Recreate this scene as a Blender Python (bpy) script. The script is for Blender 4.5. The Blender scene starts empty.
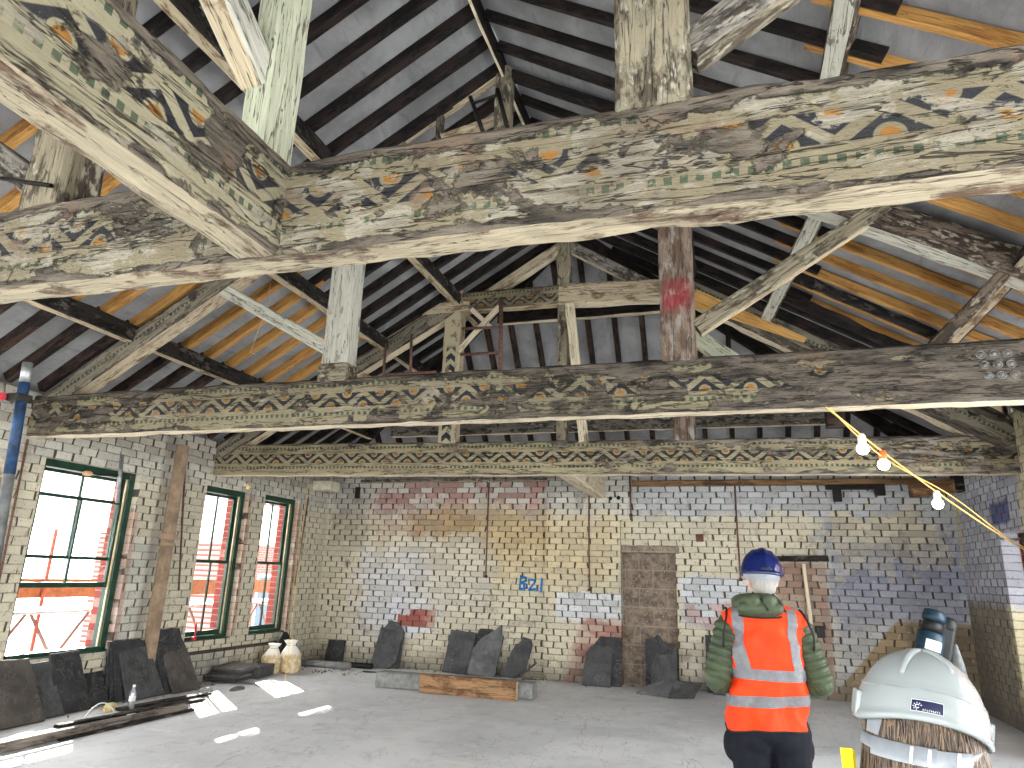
import bpy, bmesh, math, random
from mathutils import Vector as V, Matrix as M, noise as NZ
random.seed(7)
R = math.radians
SC = bpy.context.scene
COL = SC.collection
WM = {}                      # world matrices of what is built (no depsgraph needed)

# ------------------------------------------------------------------ node helper
def lin(c):
    out = []
    for x in c[:3]:
        x = x / 255.0
        out.append(x / 12.92 if x <= .04045 else ((x + .055) / 1.055) ** 2.4)
    return (out[0], out[1], out[2], 1.0)

class NT:
    def __init__(s, name):
        s.mat = bpy.data.materials.new(name); s.mat.use_nodes = True
        s.t = s.mat.node_tree; s.t.nodes.clear()
        s.out = s.t.nodes.new('ShaderNodeOutputMaterial')
    def N(s, k): return s.t.nodes.new(k)
    def set(s, inp, v):
        if v is None: return
        if isinstance(v, bpy.types.NodeSocket): s.t.links.new(v, inp)
        elif isinstance(v, tuple) and len(v) == 3 and inp.type == 'RGBA': inp.default_value = lin(v)
        else: inp.default_value = v
    def m(s, op, a, b=None, c=None, clamp=False):
        n = s.N('ShaderNodeMath'); n.operation = op; n.use_clamp = clamp
        for i, v in enumerate((a, b, c)):
            if v is not None: s.set(n.inputs[i], v)
        return n.outputs[0]
    def add(s, a, b): return s.m('ADD', a, b)
    def sub(s, a, b): return s.m('SUBTRACT', a, b)
    def mul(s, *a):
        r = a[0]
        for b in a[1:]: r = s.m('MULTIPLY', r, b)
        return r
    def mn(s, a, b): return s.m('MINIMUM', a, b)
    def mx(s, a, b): return s.m('MAXIMUM', a, b)
    def inv(s, a): return s.m('SUBTRACT', 1.0, a)
    def ss(s, x, a, b):                      # smoothstep, falls when a>b
        n = s.N('ShaderNodeMapRange'); n.interpolation_type = 'SMOOTHSTEP'
        s.set(n.inputs[0], x); s.set(n.inputs[1], a); s.set(n.inputs[2], b)
        return n.outputs[0]
    def sep(s, v):
        n = s.N('ShaderNodeSeparateXYZ'); s.set(n.inputs[0], v); return n.outputs
    def comb(s, x, y, z):
        n = s.N('ShaderNodeCombineXYZ')
        for i, v in enumerate((x, y, z)): s.set(n.inputs[i], v)
        return n.outputs[0]
    def scale(s, v, k):
        n = s.N('ShaderNodeVectorMath'); n.operation = 'MULTIPLY'; s.set(n.inputs[0], v); s.set(n.inputs[1], k); return n.outputs[0]
    def vadd(s, v, k):
        n = s.N('ShaderNodeVectorMath'); n.operation = 'ADD'; s.set(n.inputs[0], v); s.set(n.inputs[1], k); return n.outputs[0]
    def noise(s, v, sc, det=4, rough=.55, dist=0.0, w=None):
        n = s.N('ShaderNodeTexNoise')
        if w is not None:
            n.noise_dimensions = '4D'; s.set(n.inputs['W'], w)
        s.set(n.inputs['Vector'], v); n.inputs['Scale'].default_value = sc
        n.inputs['Detail'].default_value = det; n.inputs['Roughness'].default_value = rough
        n.inputs['Distortion'].default_value = dist
        return n.outputs[0]
    def white(s, v):
        n = s.N('ShaderNodeTexWhiteNoise'); n.noise_dimensions = '3D'; s.set(n.inputs[0], v); return n.outputs[0]
    def mix(s, f, a, b, blend='MIX'):
        n = s.N('ShaderNodeMix'); n.data_type = 'RGBA'; n.blend_type = blend
        s.set(n.inputs[0], f); s.set(n.inputs[6], a); s.set(n.inputs[7], b); return n.outputs[2]
    def coord(s, k='Object'):
        return s.N('ShaderNodeTexCoord').outputs[k]
    def rnd(s): return s.mul(s.N('ShaderNodeObjectInfo').outputs['Random'], 37.0)
    def bsdf(s, col, rough=.8, bump=None, bs=.3, bd=.01, spec=.3, metal=0.0, **kw):
        b = s.N('ShaderNodeBsdfPrincipled')
        s.set(b.inputs['Base Color'], col); s.set(b.inputs['Roughness'], rough)
        b.inputs['Specular IOR Level'].default_value = spec; s.set(b.inputs['Metallic'], metal)
        for k, v in kw.items(): s.set(b.inputs[k.replace('_', ' ')], v)
        if bump is not None:
            n = s.N('ShaderNodeBump'); n.inputs['Strength'].default_value = bs; n.inputs['Distance'].default_value = bd
            s.set(n.inputs['Height'], bump); s.t.links.new(n.outputs[0], b.inputs['Normal'])
        s.t.links.new(b.outputs[0], s.out.inputs[0]); return b

def simple(name, col, rough=.7, var=.15, sc=20, spec=.3, metal=0.0, bump=.2, **kw):
    t = NT(name); P = t.coord(); n = t.noise(P, sc, 4, .6, 0, t.rnd())
    dark = tuple(c * (1 - var) for c in col); lite = tuple(min(255, c * (1 + var * .7)) for c in col)
    t.bsdf(t.mix(t.ss(n, .3, .7), dark, lite), rough, n, bump, .004, spec, metal, **kw)
    return t.mat

def timber_mat(name, base, under, streak=(45, 36, 30), flake=.5, kx=0.0, fs=2.2, grain=1.0, soft=.05, rough=.8, u2=None, grime=.35):
    """painted or bare timber: base coat, flaked off to 'under' in patches drawn out along the grain"""
    t = NT(name); P = t.coord(); W = t.rnd(); s = t.sep(P)
    Pg = t.scale(P, (.6, 1.5, 1.5)); Pl = t.scale(P, (.10, 1.5, 1.5))
    n1 = t.noise(Pg, fs * 2.2, 8, .68, .4, W)
    g = t.noise(Pl, 34, 4, .6, .2, W)
    if kx: n1 = t.add(n1, t.mul(s[0], kx))
    mk = t.ss(n1, flake - soft, flake + soft)
    b = t.mix(t.ss(g, .35, .7), tuple(c * .93 for c in base), tuple(min(255, c * 1.04) for c in base))
    un = t.mix(t.ss(g, .3, .7), tuple(c * .8 for c in under), tuple(min(255, c * 1.12) for c in under))
    if u2:
        n2 = t.noise(Pg, fs * 5, 6, .6, 0, t.add(W, 9.0)); un = t.mix(t.ss(n2, .5, .6), un, u2)
    c = t.mix(mk, un, b)
    big = t.noise(P, 1.3, 4, .6, 0, t.add(W, 4.0))
    c = t.mix(t.mul(t.ss(big, .45, .75), grime), c, streak)
    ck = t.noise(t.scale(P, (.07, 1.3, 1.3)), 16, 3, .6, .5, t.add(W, 2.0))
    crack = t.mul(t.ss(t.m('ABSOLUTE', t.sub(ck, .5)), .012, .003), .75 * grain)
    c = t.mix(crack, c, streak)
    h = t.add(t.add(t.mul(mk, .7), t.mul(g, .6)), t.mul(crack, -1.6))
    pit = t.noise(t.scale(P, (.5, 1.3, 1.3)), 40, 4, .7, 0, t.add(W, 51.0)); c = t.mix(t.mul(t.ss(pit, .62, .67), .5 * grain), c, streak); h = t.add(h, t.mul(pit, .5))
    t.bsdf(c, rough, h, .9, .013, .25)
    return t.mat

def pattern_mat(name, h, cream, bare, thr=.45, kx=0.0, x0=0.0, z0=.37, z1=.67, sq=(.23, .85), p=.35, dull=0.0, white=.62, navy=(40, 41, 46), ps=.060, lo=None):
    """stencilled frieze along a beam: zig-zag ribbon, navy triangles, ochre half discs, rows of green squares; worn away in flakes"""
    t = NT(name); P = t.coord(); W = t.rnd()
    wob = t.noise(P, 2.5, 2, .5, 0, W)
    s = t.sep(P); u = t.add(s[0], t.mul(t.sub(wob, .5), .05)); v = t.add(t.add(s[2], h / 2), t.mul(t.sub(t.noise(P, 5, 2, .5, 0, t.add(W, 3.0)), .5), .012))
    a, b = z0 * h, z1 * h
    f = t.m('FRACT', t.m('DIVIDE', u, p))
    tri = t.m('ABSOLUTE', t.sub(t.mul(f, 2.0), 1.0))             # 1 at f=0, 0 at f=.5
    w = t.m('DIVIDE', t.sub(v, a), b - a)
    d = t.sub(w, t.add(t.mul(tri, .98), .0))
    below = t.ss(d, -.20, -.25); above = t.ss(d, .20, .25)
    inband = t.mul(t.ss(w, -.02, .02), t.ss(w, 1.02, .98))
    # distances to half disc centres (metres)
    fd = t.mul(t.mn(f, t.inv(f)), p); fu = t.mul(t.m('ABSOLUTE', t.sub(f, .5)), p)
    rb = t.m('SQRT', t.add(t.m('POWER', fd, 2.0), t.m('POWER', t.sub(v, a), 2.0)))
    ra = t.m('SQRT', t.add(t.m('POWER', fu, 2.0), t.m('POWER', t.sub(b, v), 2.0)))
    r0, r1 = .036, .055
    navym = t.mul(t.mx(t.mul(below, t.ss(rb, r1 - .003, r1 + .003)), t.mul(above, t.ss(ra, r1 - .003, r1 + .003))), inband)
    ochm = t.mul(t.mx(t.mul(below, t.ss(rb, r0 + .003, r0 - .003)), t.mul(above, t.ss(ra, r0 + .003, r0 - .003))), inband)
    fq = t.m('ABSOLUTE', t.sub(t.m('FRACT', t.m('DIVIDE', u, ps)), .5))
    q = 0.0
    sm = t.ss(fq, .27, .24)
    def row(z): return t.ss(t.m('ABSOLUTE', t.sub(v, z * h)), .018, .015)
    sqm = t.mul(sm, t.mx(row(sq[0]), row(sq[1])))
    sqm = t.mul(sqm, t.ss(t.noise(P, 3, 3, .5, 0, t.add(W, 7.0)), .36, .44))
    Pg = t.scale(P, (.85, 1.3, 1.3))
    fine = t.noise(t.scale(P, (.2, 1.4, 1.4)), 30, 5, .65, .2, W)
    cr = t.mix(t.ss(fine, .3, .75), tuple(c * .92 for c in cream), tuple(min(255, c * 1.03) for c in cream))
    c = t.mix(navym, cr, navy)
    c = t.mix(ochm, c, (148, 102, 44))
    c = t.mix(sqm, c, (72, 84, 64))
    # upper wear: pale filler / undercoat showing
    n2 = t.noise(Pg, 4.5, 8, .68, .5, t.add(W, 11.0))
    c = t.mix(t.mul(t.ss(n2, white - .02, white + .02), .9), c, t.mix(t.ss(fine, .3, .7), (118, 111, 98), (166, 159, 142)))
    # deep wear down to bare timber
    n1 = t.noise(Pg, 3.2, 9, .68, .5, W)
    n1 = t.add(n1, t.mul(t.sub(s[0], x0), kx))
    if lo: n1 = t.sub(n1, t.mul(t.ss(s[0], lo + .7, lo - .5), .13))
    top = t.mul(t.ss(v, h * .78, h * 1.0), .20)
    bot = t.mul(t.ss(v, h * .10, 0.0), .14)
    mk = t.ss(t.sub(t.sub(n1, top), bot), thr - .022, thr + .022)
    n5 = t.noise(t.scale(P, (.25, 1.3, 1.3)), 12, 6, .7, .4, t.add(W, 41.0)); un = t.mix(t.ss(n5, .36, .62), tuple(k * .45 for k in bare), tuple(min(255, k * 1.25) for k in bare)); un = t.mix(t.mul(t.ss(n5, .62, .68), .6), un, (150, 142, 128))
    c = t.mix(mk, un, c)
    n3 = t.noise(Pg, 9, 6, .7, .6, t.add(W, 21.0)); c = t.mix(t.mul(t.ss(n3, .60, .64), .8), c, t.mix(fine, (84, 72, 62), (140, 128, 112)))
    n4 = t.noise(P, 2.6, 5, .6, .4, t.add(W, 31.0)); c = t.mix(t.mul(t.ss(n4, .60, .66), .75), c, t.mix(fine, (96, 78, 64), (132, 112, 94)))
    gr = t.noise(P, 1.1, 5, .65, 0, t.add(W, 5.0))
    c = t.mix(t.mul(t.ss(gr, .42, .75), .5 + dull), c, (78, 70, 60))
    ck = t.noise(t.scale(P, (.10, 1.2, 1.2)), 11, 4, .65, .6, t.add(W, 2.0))
    crack = t.mul(t.ss(t.m('ABSOLUTE', t.sub(ck, .5)), .012, .003), .8)
    c = t.mix(crack, c, (36, 30, 26))
    hh = t.add(t.add(t.mul(mk, .9), t.mul(fine, .5)), t.mul(crack, -1.6))
    pit = t.noise(t.scale(P, (.6, 1.3, 1.3)), 42, 4, .7, 0, t.add(W, 51.0)); c = t.mix(t.mul(t.ss(pit, .60, .66), .6), c, (70, 62, 54)); hh = t.add(hh, t.mul(pit, .6))
    t.bsdf(c, .8, hh, 1.0, .016, .25)
    return t.mat

# ------------------------------------------------------------------ brick
def brick_mat(name, uv, cream, zones, top_red=None, outer=None, w=.24, h=.100, strong=.92):
    """old painted brick. uv = which two axes; zones = (colour, u0,u1,v0,v1, soft, amp, opacity) paint, bare brick or painted-in shade, with ragged edges"""
    t = NT(name); P = t.coord(); s = t.sep(P); u, v = s[uv[0]], s[uv[1]]
    jig = t.noise(P, 9, 2, .5); u_ = t.add(u, t.mul(t.sub(jig, .5), .02)); v_ = t.add(v, t.mul(t.sub(t.noise(P, 7, 2, .5, 0, 5.0), .5), .016))
    row = t.m('FLOOR', t.m('DIVIDE', v_, h))
    off = t.mul(t.m('MODULO', t.m('ABSOLUTE', row), 2.0), .5)
    us = t.add(t.add(t.m('DIVIDE', t.add(u_, t.mul(t.m('FRACT', t.m('DIVIDE', v_, h)), t.mul(t.sub(t.white(t.comb(row, t.m('FLOOR', t.m('DIVIDE', u, .3)), 6.0)), .5), .035))), w), off), t.mul(t.white(t.comb(row, 3.0, 1.0)), .22))
    iu = t.m('FLOOR', us); fu = t.m('FRACT', us); fv = t.m('FRACT', t.m('DIVIDE', v_, h))
    du = t.mul(t.mn(fu, t.inv(fu)), w); dv = t.mul(t.mn(fv, t.inv(fv)), h)
    rb = t.white(t.comb(iu, row, 2.0)); rb2 = t.white(t.comb(iu, row, 8.0))
    n_s = t.noise(P, 24, 4, .6); n_m = t.noise(P, 4.5, 5, .62, .3); n_l = t.noise(P, .9, 4, .6, .2)
    n_p = t.noise(P, 3.2, 2, .5, 0, 3.0)
    tp = t.mul(t.add(.30, t.add(t.mul(rb2, .7), t.mul(n_s, .6))), .0135)
    perp = t.mul(t.ss(du, t.add(tp, .004), t.sub(tp, .003)), t.ss(t.add(rb, t.mul(t.sub(n_p, .5), 1.4)), .18, .34))
    bed = t.mul(t.ss(dv, .0075, .002), t.ss(t.noise(P, 5.5, 3, .6, 0, 9.0), .34, .62))
    joint = t.mx(perp, t.mul(bed, .55))
    shal = t.mx(t.ss(du, .012, .004), t.ss(dv, .012, .004))
    def tone(c, k=.16):
        k *= .55; return t.mix(rb, tuple(x * (1 - k) for x in c), tuple(min(255, x * (1 + k * .6)) for x in c))
    c = tone(cream, .10)
    c = t.mix(t.mul(t.ss(n_l, .45, .7), .55), c, tone((176, 170, 150), .1))
    redness = None
    for z in zones:
        col, u0, u1, v0, v1, soft, amp, op = z[:8]
        nu = t.add(u, t.mul(t.sub(n_m, .5), amp)); nv = t.add(v, t.mul(t.sub(t.noise(P, 3.1, 5, .62, .3, 17.0), .5), amp))
        if len(z) > 8:                       # slanted right/left edge: u shifts with v
            nu = t.add(nu, t.mul(v, z[8]))
        mk = t.mul(t.mul(t.ss(nu, u0 - soft, u0 + soft), t.ss(nu, u1 + soft, u1 - soft)), t.mul(t.ss(nv, v0 - soft, v0 + soft), t.ss(nv, v1 + soft, v1 - soft)))
        mk = t.mul(mk, op)
        if len(z) > 9 and z[9] == 'brick':   # only some bricks are bare
            mk = t.mul(mk, t.ss(t.add(rb2, t.mul(t.sub(n_m, .5), .8)), .38, .48))
        c = t.mix(mk, c, tone(col, .2))
    # chipped paint: small dark and pale flecks
    n_f = t.noise(P, 60, 3, .65); c = t.mix(t.mul(t.ss(n_f, .50, .68), .32), c, (128, 114, 98)); c = t.mix(t.mul(t.ss(n_s, .60, .68), .75), c, (112, 94, 80)); c = t.mix(t.mul(t.ss(t.noise(P, 15, 4, .65, .4, 33.0), .60, .66), .28), c, (200, 196, 188))
    c = t.mix(t.mul(t.ss(n_m, .60, .68), .5), c, (150, 142, 130))
    c = t.mix(t.mul(t.ss(t.noise(P, 2.0, 6, .7, .3, 21.0), .57, .67), .55), c, (108, 94, 82))
    c = t.mix(t.mul(shal, .16), c, (120, 108, 90))
    c = t.mix(t.mul(joint, strong), c, (52, 44, 38))
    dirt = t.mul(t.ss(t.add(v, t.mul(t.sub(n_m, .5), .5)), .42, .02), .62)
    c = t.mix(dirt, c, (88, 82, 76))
    if outer is not None:                    # red facing brick outside the painted inner face
        ax, val = outer
        x = t.sep(P)[ax]
        c = t.mix(t.ss(x, val + (.01 if val < 0 else -.01), val - (.01 if val < 0 else -.01)), c, t.mix(t.mul(shal, .7), tone((112, 38, 30), .15), (136, 110, 100)))
    hgt = t.add(t.add(t.mul(joint, -1.5), t.mul(shal, -.15)), t.add(t.mul(n_s, .7), t.add(t.mul(n_f, .3), t.mul(rb, .35))))
    t.bsdf(c, .75, hgt, .8, .014, .3)
    return t.mat

# ------------------------------------------------------------------ materials
MT = {}
def mats():
    MT['soffit'] = timber_mat('peeling_cream_soffit', (184, 172, 146), (108, 86, 70), flake=.46, fs=2.0, grime=.18, u2=(176, 160, 136))
    MT['soffit_far'] = timber_mat('peeling_white_soffit', (222, 208, 180), (136, 116, 96), flake=.38, fs=2.5, grime=.08)
    MT['white_post'] = timber_mat('flaking_white_paint', (192, 190, 176), (138, 134, 120), flake=.40, fs=3, grime=.12)
    MT['mint_post'] = timber_mat('pale_green_white_paint', (186, 188, 164), (120, 112, 94), flake=.30, fs=3, grime=.12)
    MT['grey_post'] = timber_mat('weathered_grey_timber', (150, 140, 118), (86, 76, 64), flake=.48, fs=2.6, u2=(176, 170, 150))
    MT['brown_post'] = timber_mat('stripped_brown_timber', (146, 128, 112), (112, 92, 78), flake=.5, fs=1.6, u2=(160, 154, 146), grime=.2)
    MT['pale_pine'] = timber_mat('limewashed_timber', (192, 176, 148), (132, 108, 84), flake=.44, fs=2.6, grime=.15)
    MT['flaky_grey'] = timber_mat('decayed_grey_timber', (138, 132, 122), (74, 66, 60), flake=.5, fs=3.5, u2=(168, 162, 150))
    MT['rotten'] = timber_mat('rotten_brown_timber', (112, 98, 84), (62, 52, 44), flake=.52, fs=3.5, u2=(150, 140, 126))
    MT['dark'] = timber_mat('old_dark_rafter', (48, 38, 34), (24, 20, 19), flake=.5, fs=3, grime=.2, streak=(14, 12, 12))
    MT['dark_brown'] = timber_mat('dark_brown_timber', (70, 52, 44), (36, 28, 25), flake=.5, fs=3, grime=.2, streak=(16, 13, 12))
    MT['charred'] = timber_mat('blackened_timber', (50, 46, 42), (22, 20, 19), flake=.5, fs=3, u2=(96, 90, 82))
    MT['new'] = timber_mat('new_yellow_pine', (190, 142, 80), (168, 118, 62), flake=.45, fs=1.2, grime=.0, streak=(120, 74, 36), grain=.5)
    MT['ply'] = timber_mat('orange_plywood', (204, 158, 92), (190, 142, 76), flake=.45, fs=1.0, grime=.0, streak=(130, 84, 44), grain=.3)
    MT['oak_block'] = timber_mat('rough_brown_beam', (168, 130, 94), (120, 88, 62), flake=.5, fs=1.6, streak=(58, 42, 32), grime=.25)
    MT['bark_end'] = simple('pale_sawn_end', (188, 164, 124), .8)
    MT['plate'] = timber_mat('orange_brown_wall_plate', (146, 112, 78), (108, 80, 56), flake=.45, fs=1.5)
    MT['downpipe'] = simple('dusty_pinkish_pipe', (150, 128, 106), .8, .18, 5)
    MT['dusty'] = timber_mat('dusty_grey_timber', (128, 118, 108), (96, 86, 78), flake=.45, fs=2, grime=.2)
    MT['stone'] = simple('grey_stone', (132, 132, 130), .85, .14, 14, bump=.4)
    MT['padstone'] = simple('pale_padstone', (206, 200, 176), .85, .1, 12)
    MT['green'] = simple('dark_green_gloss_paint', (32, 60, 46), .35, .2, 8)
    MT['green_pale'] = simple('pale_green_paint', (112, 150, 136), .4, .15, 8)
    MT['bead'] = simple('pale_wood_bead', (206, 184, 148), .6, .1, 12)
    MT['iron'] = simple('black_iron', (34, 30, 28), .6, .3, 30, metal=.3)
    MT['rust'] = simple('rusty_iron', (92, 58, 46), .8, .3, 40)
    MT['rustpipe'] = simple('brown_painted_pipe', (104, 76, 66), .6, .25, 30)
    MT['galv'] = simple('galvanised_steel', (150, 152, 152), .42, .2, 18, metal=.65)
    MT['washer'] = simple('dull_grey_iron', (112, 110, 106), .6, .25, 30, metal=.2)
    MT['bluetube'] = simple('blue_banded_scaffold_tube', (30, 54, 84), .5, .35, 25, metal=.15)
    MT['redcap'] = simple('red_plastic', (176, 44, 52), .5)
    MT['cable'] = simple('yellow_cable', (206, 170, 96), .5, .1)
    MT['string'] = simple('pale_string', (196, 186, 160), .8, .1)
    MT['orange'] = simple('orange_plastic', (226, 104, 52), .5, .1)
    MT['white_plastic'] = simple('white_plastic', (226, 226, 224), .4, .05)
    MT['yellow'] = simple('yellow_fabric', (238, 204, 30), .7, .08)
    MT['debris'] = simple('crumbled_rubble', (120, 104, 90), .9, .35, 40)
    MT['paleb'] = simple('pale_broken_block', (202, 184, 130), .9, .15)
    MT['blackplastic'] = simple('black_plastic', (26, 27, 28), .5, .2)
    MT['teal'] = simple('dark_teal_plastic', (28, 50, 64), .35, .15, 10)
    MT['label'] = simple('white_label', (220, 222, 220), .5, .05)
    MT['greyhose'] = simple('grey_hose', (96, 98, 98), .5, .15)
    t = NT('light_bulb_glow'); e = t.N('ShaderNodeEmission'); e.inputs[0].default_value = (1, .93, .84, 1); e.inputs[1].default_value = 14
    t.t.links.new(e.outputs[0], t.out.inputs[0]); MT['glow'] = t.mat
    # window glass: thin clear panes
    t = NT('window_glass'); g = t.N('ShaderNodeBsdfGlossy'); g.inputs['Roughness'].default_value = .03
    tr = t.N('ShaderNodeBsdfTransparent'); tr.inputs[0].default_value = (.97, .98, .98, 1)
    lw = t.N('ShaderNodeLayerWeight'); lw.inputs[0].default_value = .5
    mx = t.N('ShaderNodeMixShader'); t.set(mx.inputs[0], t.add(.02, t.mul(t.m('POWER', lw.outputs['Facing'], 5.0), .45))); t.t.links.new(tr.outputs[0], mx.inputs[1]); t.t.links.new(g.outputs[0], mx.inputs[2])
    t.t.links.new(mx.outputs[0], t.out.inputs[0]); MT['glass'] = t.mat
    # bottle plastic
    t = NT('clear_bottle_plastic'); g = t.N('ShaderNodeBsdfGlossy'); g.inputs['Roughness'].default_value = .1
    d = t.N('ShaderNodeBsdfTranslucent'); d.inputs[0].default_value = (.8, .85, .92, 1)
    tr = t.N('ShaderNodeBsdfTransparent')
    m1 = t.N('ShaderNodeMixShader'); m1.inputs[0].default_value = .45; t.t.links.new(tr.outputs[0], m1.inputs[1]); t.t.links.new(d.outputs[0], m1.inputs[2])
    m2 = t.N('ShaderNodeMixShader'); m2.inputs[0].default_value = .22; t.t.links.new(m1.outputs[0], m2.inputs[1]); t.t.links.new(g.outputs[0], m2.inputs[2])
    t.t.links.new(m2.outputs[0], t.out.inputs[0]); MT['bottle'] = t.mat
    # roofing felt: grey breather membrane, lets a little daylight through
    t = NT('grey_roofing_membrane'); P = t.coord()
    n = t.noise(P, 1.6, 5, .6, .4); n2 = t.noise(t.scale(P, (1, .25, 1)), 9, 4, .6, .6)
    c = t.mix(t.ss(n, .3, .7), (110, 110, 111), (142, 142, 143)); c = t.mix(t.mul(t.ss(n2, .55, .75), .4), c, (84, 84, 85))
    d = t.N('ShaderNodeBsdfDiffuse'); t.set(d.inputs[0], c)
    tl = t.N('ShaderNodeBsdfTranslucent'); t.set(tl.inputs[0], c)
    b = t.N('ShaderNodeBump'); b.inputs['Strength'].default_value = .6; b.inputs['Distance'].default_value = .03; t.set(b.inputs['Height'], n2); t.t.links.new(b.outputs[0], d.inputs['Normal'])
    m1 = t.N('ShaderNodeMixShader'); m1.inputs[0].default_value = FELT_T; t.t.links.new(d.outputs[0], m1.inputs[1]); t.t.links.new(tl.outputs[0], m1.inputs[2])
    t.t.links.new(m1.outputs[0], t.out.inputs[0]); MT['felt'] = t.mat
    # debris netting outside
    t = NT('white_sheeting'); d = t.N('ShaderNodeBsdfDiffuse'); d.inputs[0].default_value = (.85, .86, .86, 1); tl = t.N('ShaderNodeBsdfTranslucent'); tl.inputs[0].default_value = (.9, .9, .9, 1)
    m1 = t.N('ShaderNodeMixShader'); m1.inputs[0].default_value = .55; t.t.links.new(d.outputs[0], m1.inputs[1]); t.t.links.new(tl.outputs[0], m1.inputs[2]); t.t.links.new(m1.outputs[0], t.out.inputs[0]); MT['sheet'] = t.mat
    # slate
    for nm, a, b in (('slate', (80, 80, 81), (56, 56, 57)), ('slate_brown', (88, 82, 77), (62, 58, 55)), ('slate_dark', (58, 57, 58), (38, 38, 40)), ('slate_pale', (106, 106, 107), (74, 74, 76))):
        t = NT(nm); P = t.coord(); W = t.rnd()
        n = t.noise(P, 3.5, 7, .66, .8, W); f = t.noise(t.scale(P, (1, 1, .5)), 26, 4, .6, .3, W)
        c = t.mix(t.ss(n, .34, .66), b, a); sc = t.noise(t.scale(P, (1, 1, .8)), 2.2, 4, .7, 1.5, t.add(W, 3.0))
        c = t.mix(t.mul(t.ss(t.m('ABSOLUTE', t.sub(sc, .5)), .012, .003), .16), c, (150, 148, 144))
        c = t.mix(t.mul(t.ss(n, .62, .72), .35), c, (140, 136, 128))
        t.bsdf(c, .72, t.add(n, t.mul(f, .4)), .6, .012, .3); MT[nm] = t.mat
    # concrete floor
    t = NT('dusty_concrete_floor'); P = t.coord()
    n = t.noise(P, .55, 6, .62, .6); n2 = t.noise(P, 3.2, 7, .66, .5); n3 = t.noise(P, 30, 3, .6); st = t.noise(t.scale(P, (.6, 2.0, 1)), 1.4, 6, .68, 1.4, 3.0)
    c = t.mix(t.ss(n, .3, .7), (186, 187, 190), (216, 216, 217)); c = t.mix(t.mul(t.ss(n2, .5, .72), .5), c, (160, 160, 165))
    c = t.mix(t.mul(t.ss(st, .58, .66), .45), c, (226, 222, 214))
    scr = t.noise(P, .8, 5, .6, 1.2, 8.0); c = t.mix(t.mul(t.ss(t.m('ABSOLUTE', t.sub(scr, .5)), .003, .001), .22), c, (120, 118, 120))
    l2 = t.noise(t.scale(P, (1.6, .5, 1)), 1.1, 5, .6, 1.0, 31.0); c = t.mix(t.mul(t.ss(t.m('ABSOLUTE', t.sub(l2, .5)), .005, .0015), .45), c, (126, 124, 126)); st2 = t.noise(P, 1.7, 7, .7, .8, 27.0); c = t.mix(t.mul(t.ss(st2, .55, .75), .35), c, (158, 156, 158)); sp = t.noise(P, 6.5, 3, .55, 0, 13.0); c = t.mix(t.mul(t.ss(sp, .70, .76), .6), c, (104, 96, 90))
    c = t.mix(t.mul(t.ss(n3, .62, .75), .3), c, (140, 138, 140))
    t.bsdf(c, .62, t.add(n2, t.mul(n3, .4)), .35, .008, .35); MT['floor'] = t.mat
    # sack
    t = NT('woven_sack'); P = t.coord(); z = t.sep(P)[2]; n = t.noise(P, 14, 4, .6)
    c = t.mix(t.ss(n, .35, .65), (190, 164, 122), (222, 206, 172)); c = t.mix(t.ss(t.add(z, t.mul(n, .12)), .30, .40), c, (238, 232, 220))
    t.bsdf(c, .7, n, .6, .01); MT['sack'] = t.mat
    # infill of the old doorway
    t = NT('rough_brown_block_infill'); P = t.coord(); s = t.sep(P)
    n = t.noise(P, 7, 7, .7, .3); n2 = t.noise(P, 26, 4, .65)
    c = t.mix(t.ss(n, .35, .65), (104, 92, 82), (146, 130, 114)); c = t.mix(t.mul(t.ss(n2, .58, .68), .75), c, (58, 52, 48)); c = t.mix(t.mul(t.ss(n2, .42, .34), .6), c, (182, 166, 148))
    fv = t.m('FRACT', t.m('DIVIDE', s[2], .30)); c = t.mix(t.mul(t.ss(t.mn(fv, t.inv(fv)), .05, .02), .55), c, (160, 148, 132))
    us = t.add(t.m('DIVIDE', s[0], .46), t.mul(t.m('MODULO', t.m('FLOOR', t.m('DIVIDE', s[2], .30)), 2.0), .5)); fu = t.m('FRACT', us)
    c = t.mix(t.mul(t.ss(t.mn(fu, t.inv(fu)), .03, .012), .5), c, (160, 148, 132))
    t.bsdf(c, .9, t.add(n, n2), .8, .02, .15); MT['infill'] = t.mat
    # people
    def cloth(nm, col, rough=.8, sc=9, var=.14, bd=.012): 
        t = NT(nm); P = t.coord(); n = t.noise(P, sc, 4, .55, .6); w = t.noise(P, 300, 2, .5)
        t.bsdf(t.mix(t.ss(n, .3, .7), tuple(c * (1 - var) for c in col), col), rough, t.add(n, t.mul(w, .05)), .5, bd, .2); return t.mat
    MT['hiviz'] = cloth('orange_hi_vis_fabric', (244, 62, 16), .65)
    MT['hivizy'] = cloth('yellow_hi_vis_fabric', (240, 208, 30), .65)
    MT['puffer'] = cloth('olive_green_quilted_nylon', (66, 76, 56), .42, 16)
    MT['navycloth'] = cloth('navy_trouser_cloth', (17, 19, 28), .8)
    MT['blackcloth'] = cloth('black_cloth', (30, 30, 34), .8)
    MT['trim'] = simple('black_binding', (24, 22, 24), .7)
    MT['reflect'] = simple('silver_reflective_tape', (108, 108, 112), .5, .08, 40, metal=.1)
    t = NT('skin'); P = t.coord(); n = t.noise(P, 30, 3, .5); t.bsdf(t.mix(n, (206, 150, 130), (222, 172, 150)), .5, n, .1, .002, .4); MT['skin'] = t.mat
    MT['bluehat'] = simple('navy_blue_gloss_plastic', (12, 24, 74), .16, .06, 4, spec=.5, bump=.0)
    MT['whitehat'] = simple('white_gloss_plastic', (146, 152, 152), .2, .02, 4, spec=.5, bump=.0)
    MT['harness'] = simple('translucent_white_plastic', (136, 140, 146), .3, .08, 20, spec=.5)
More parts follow.
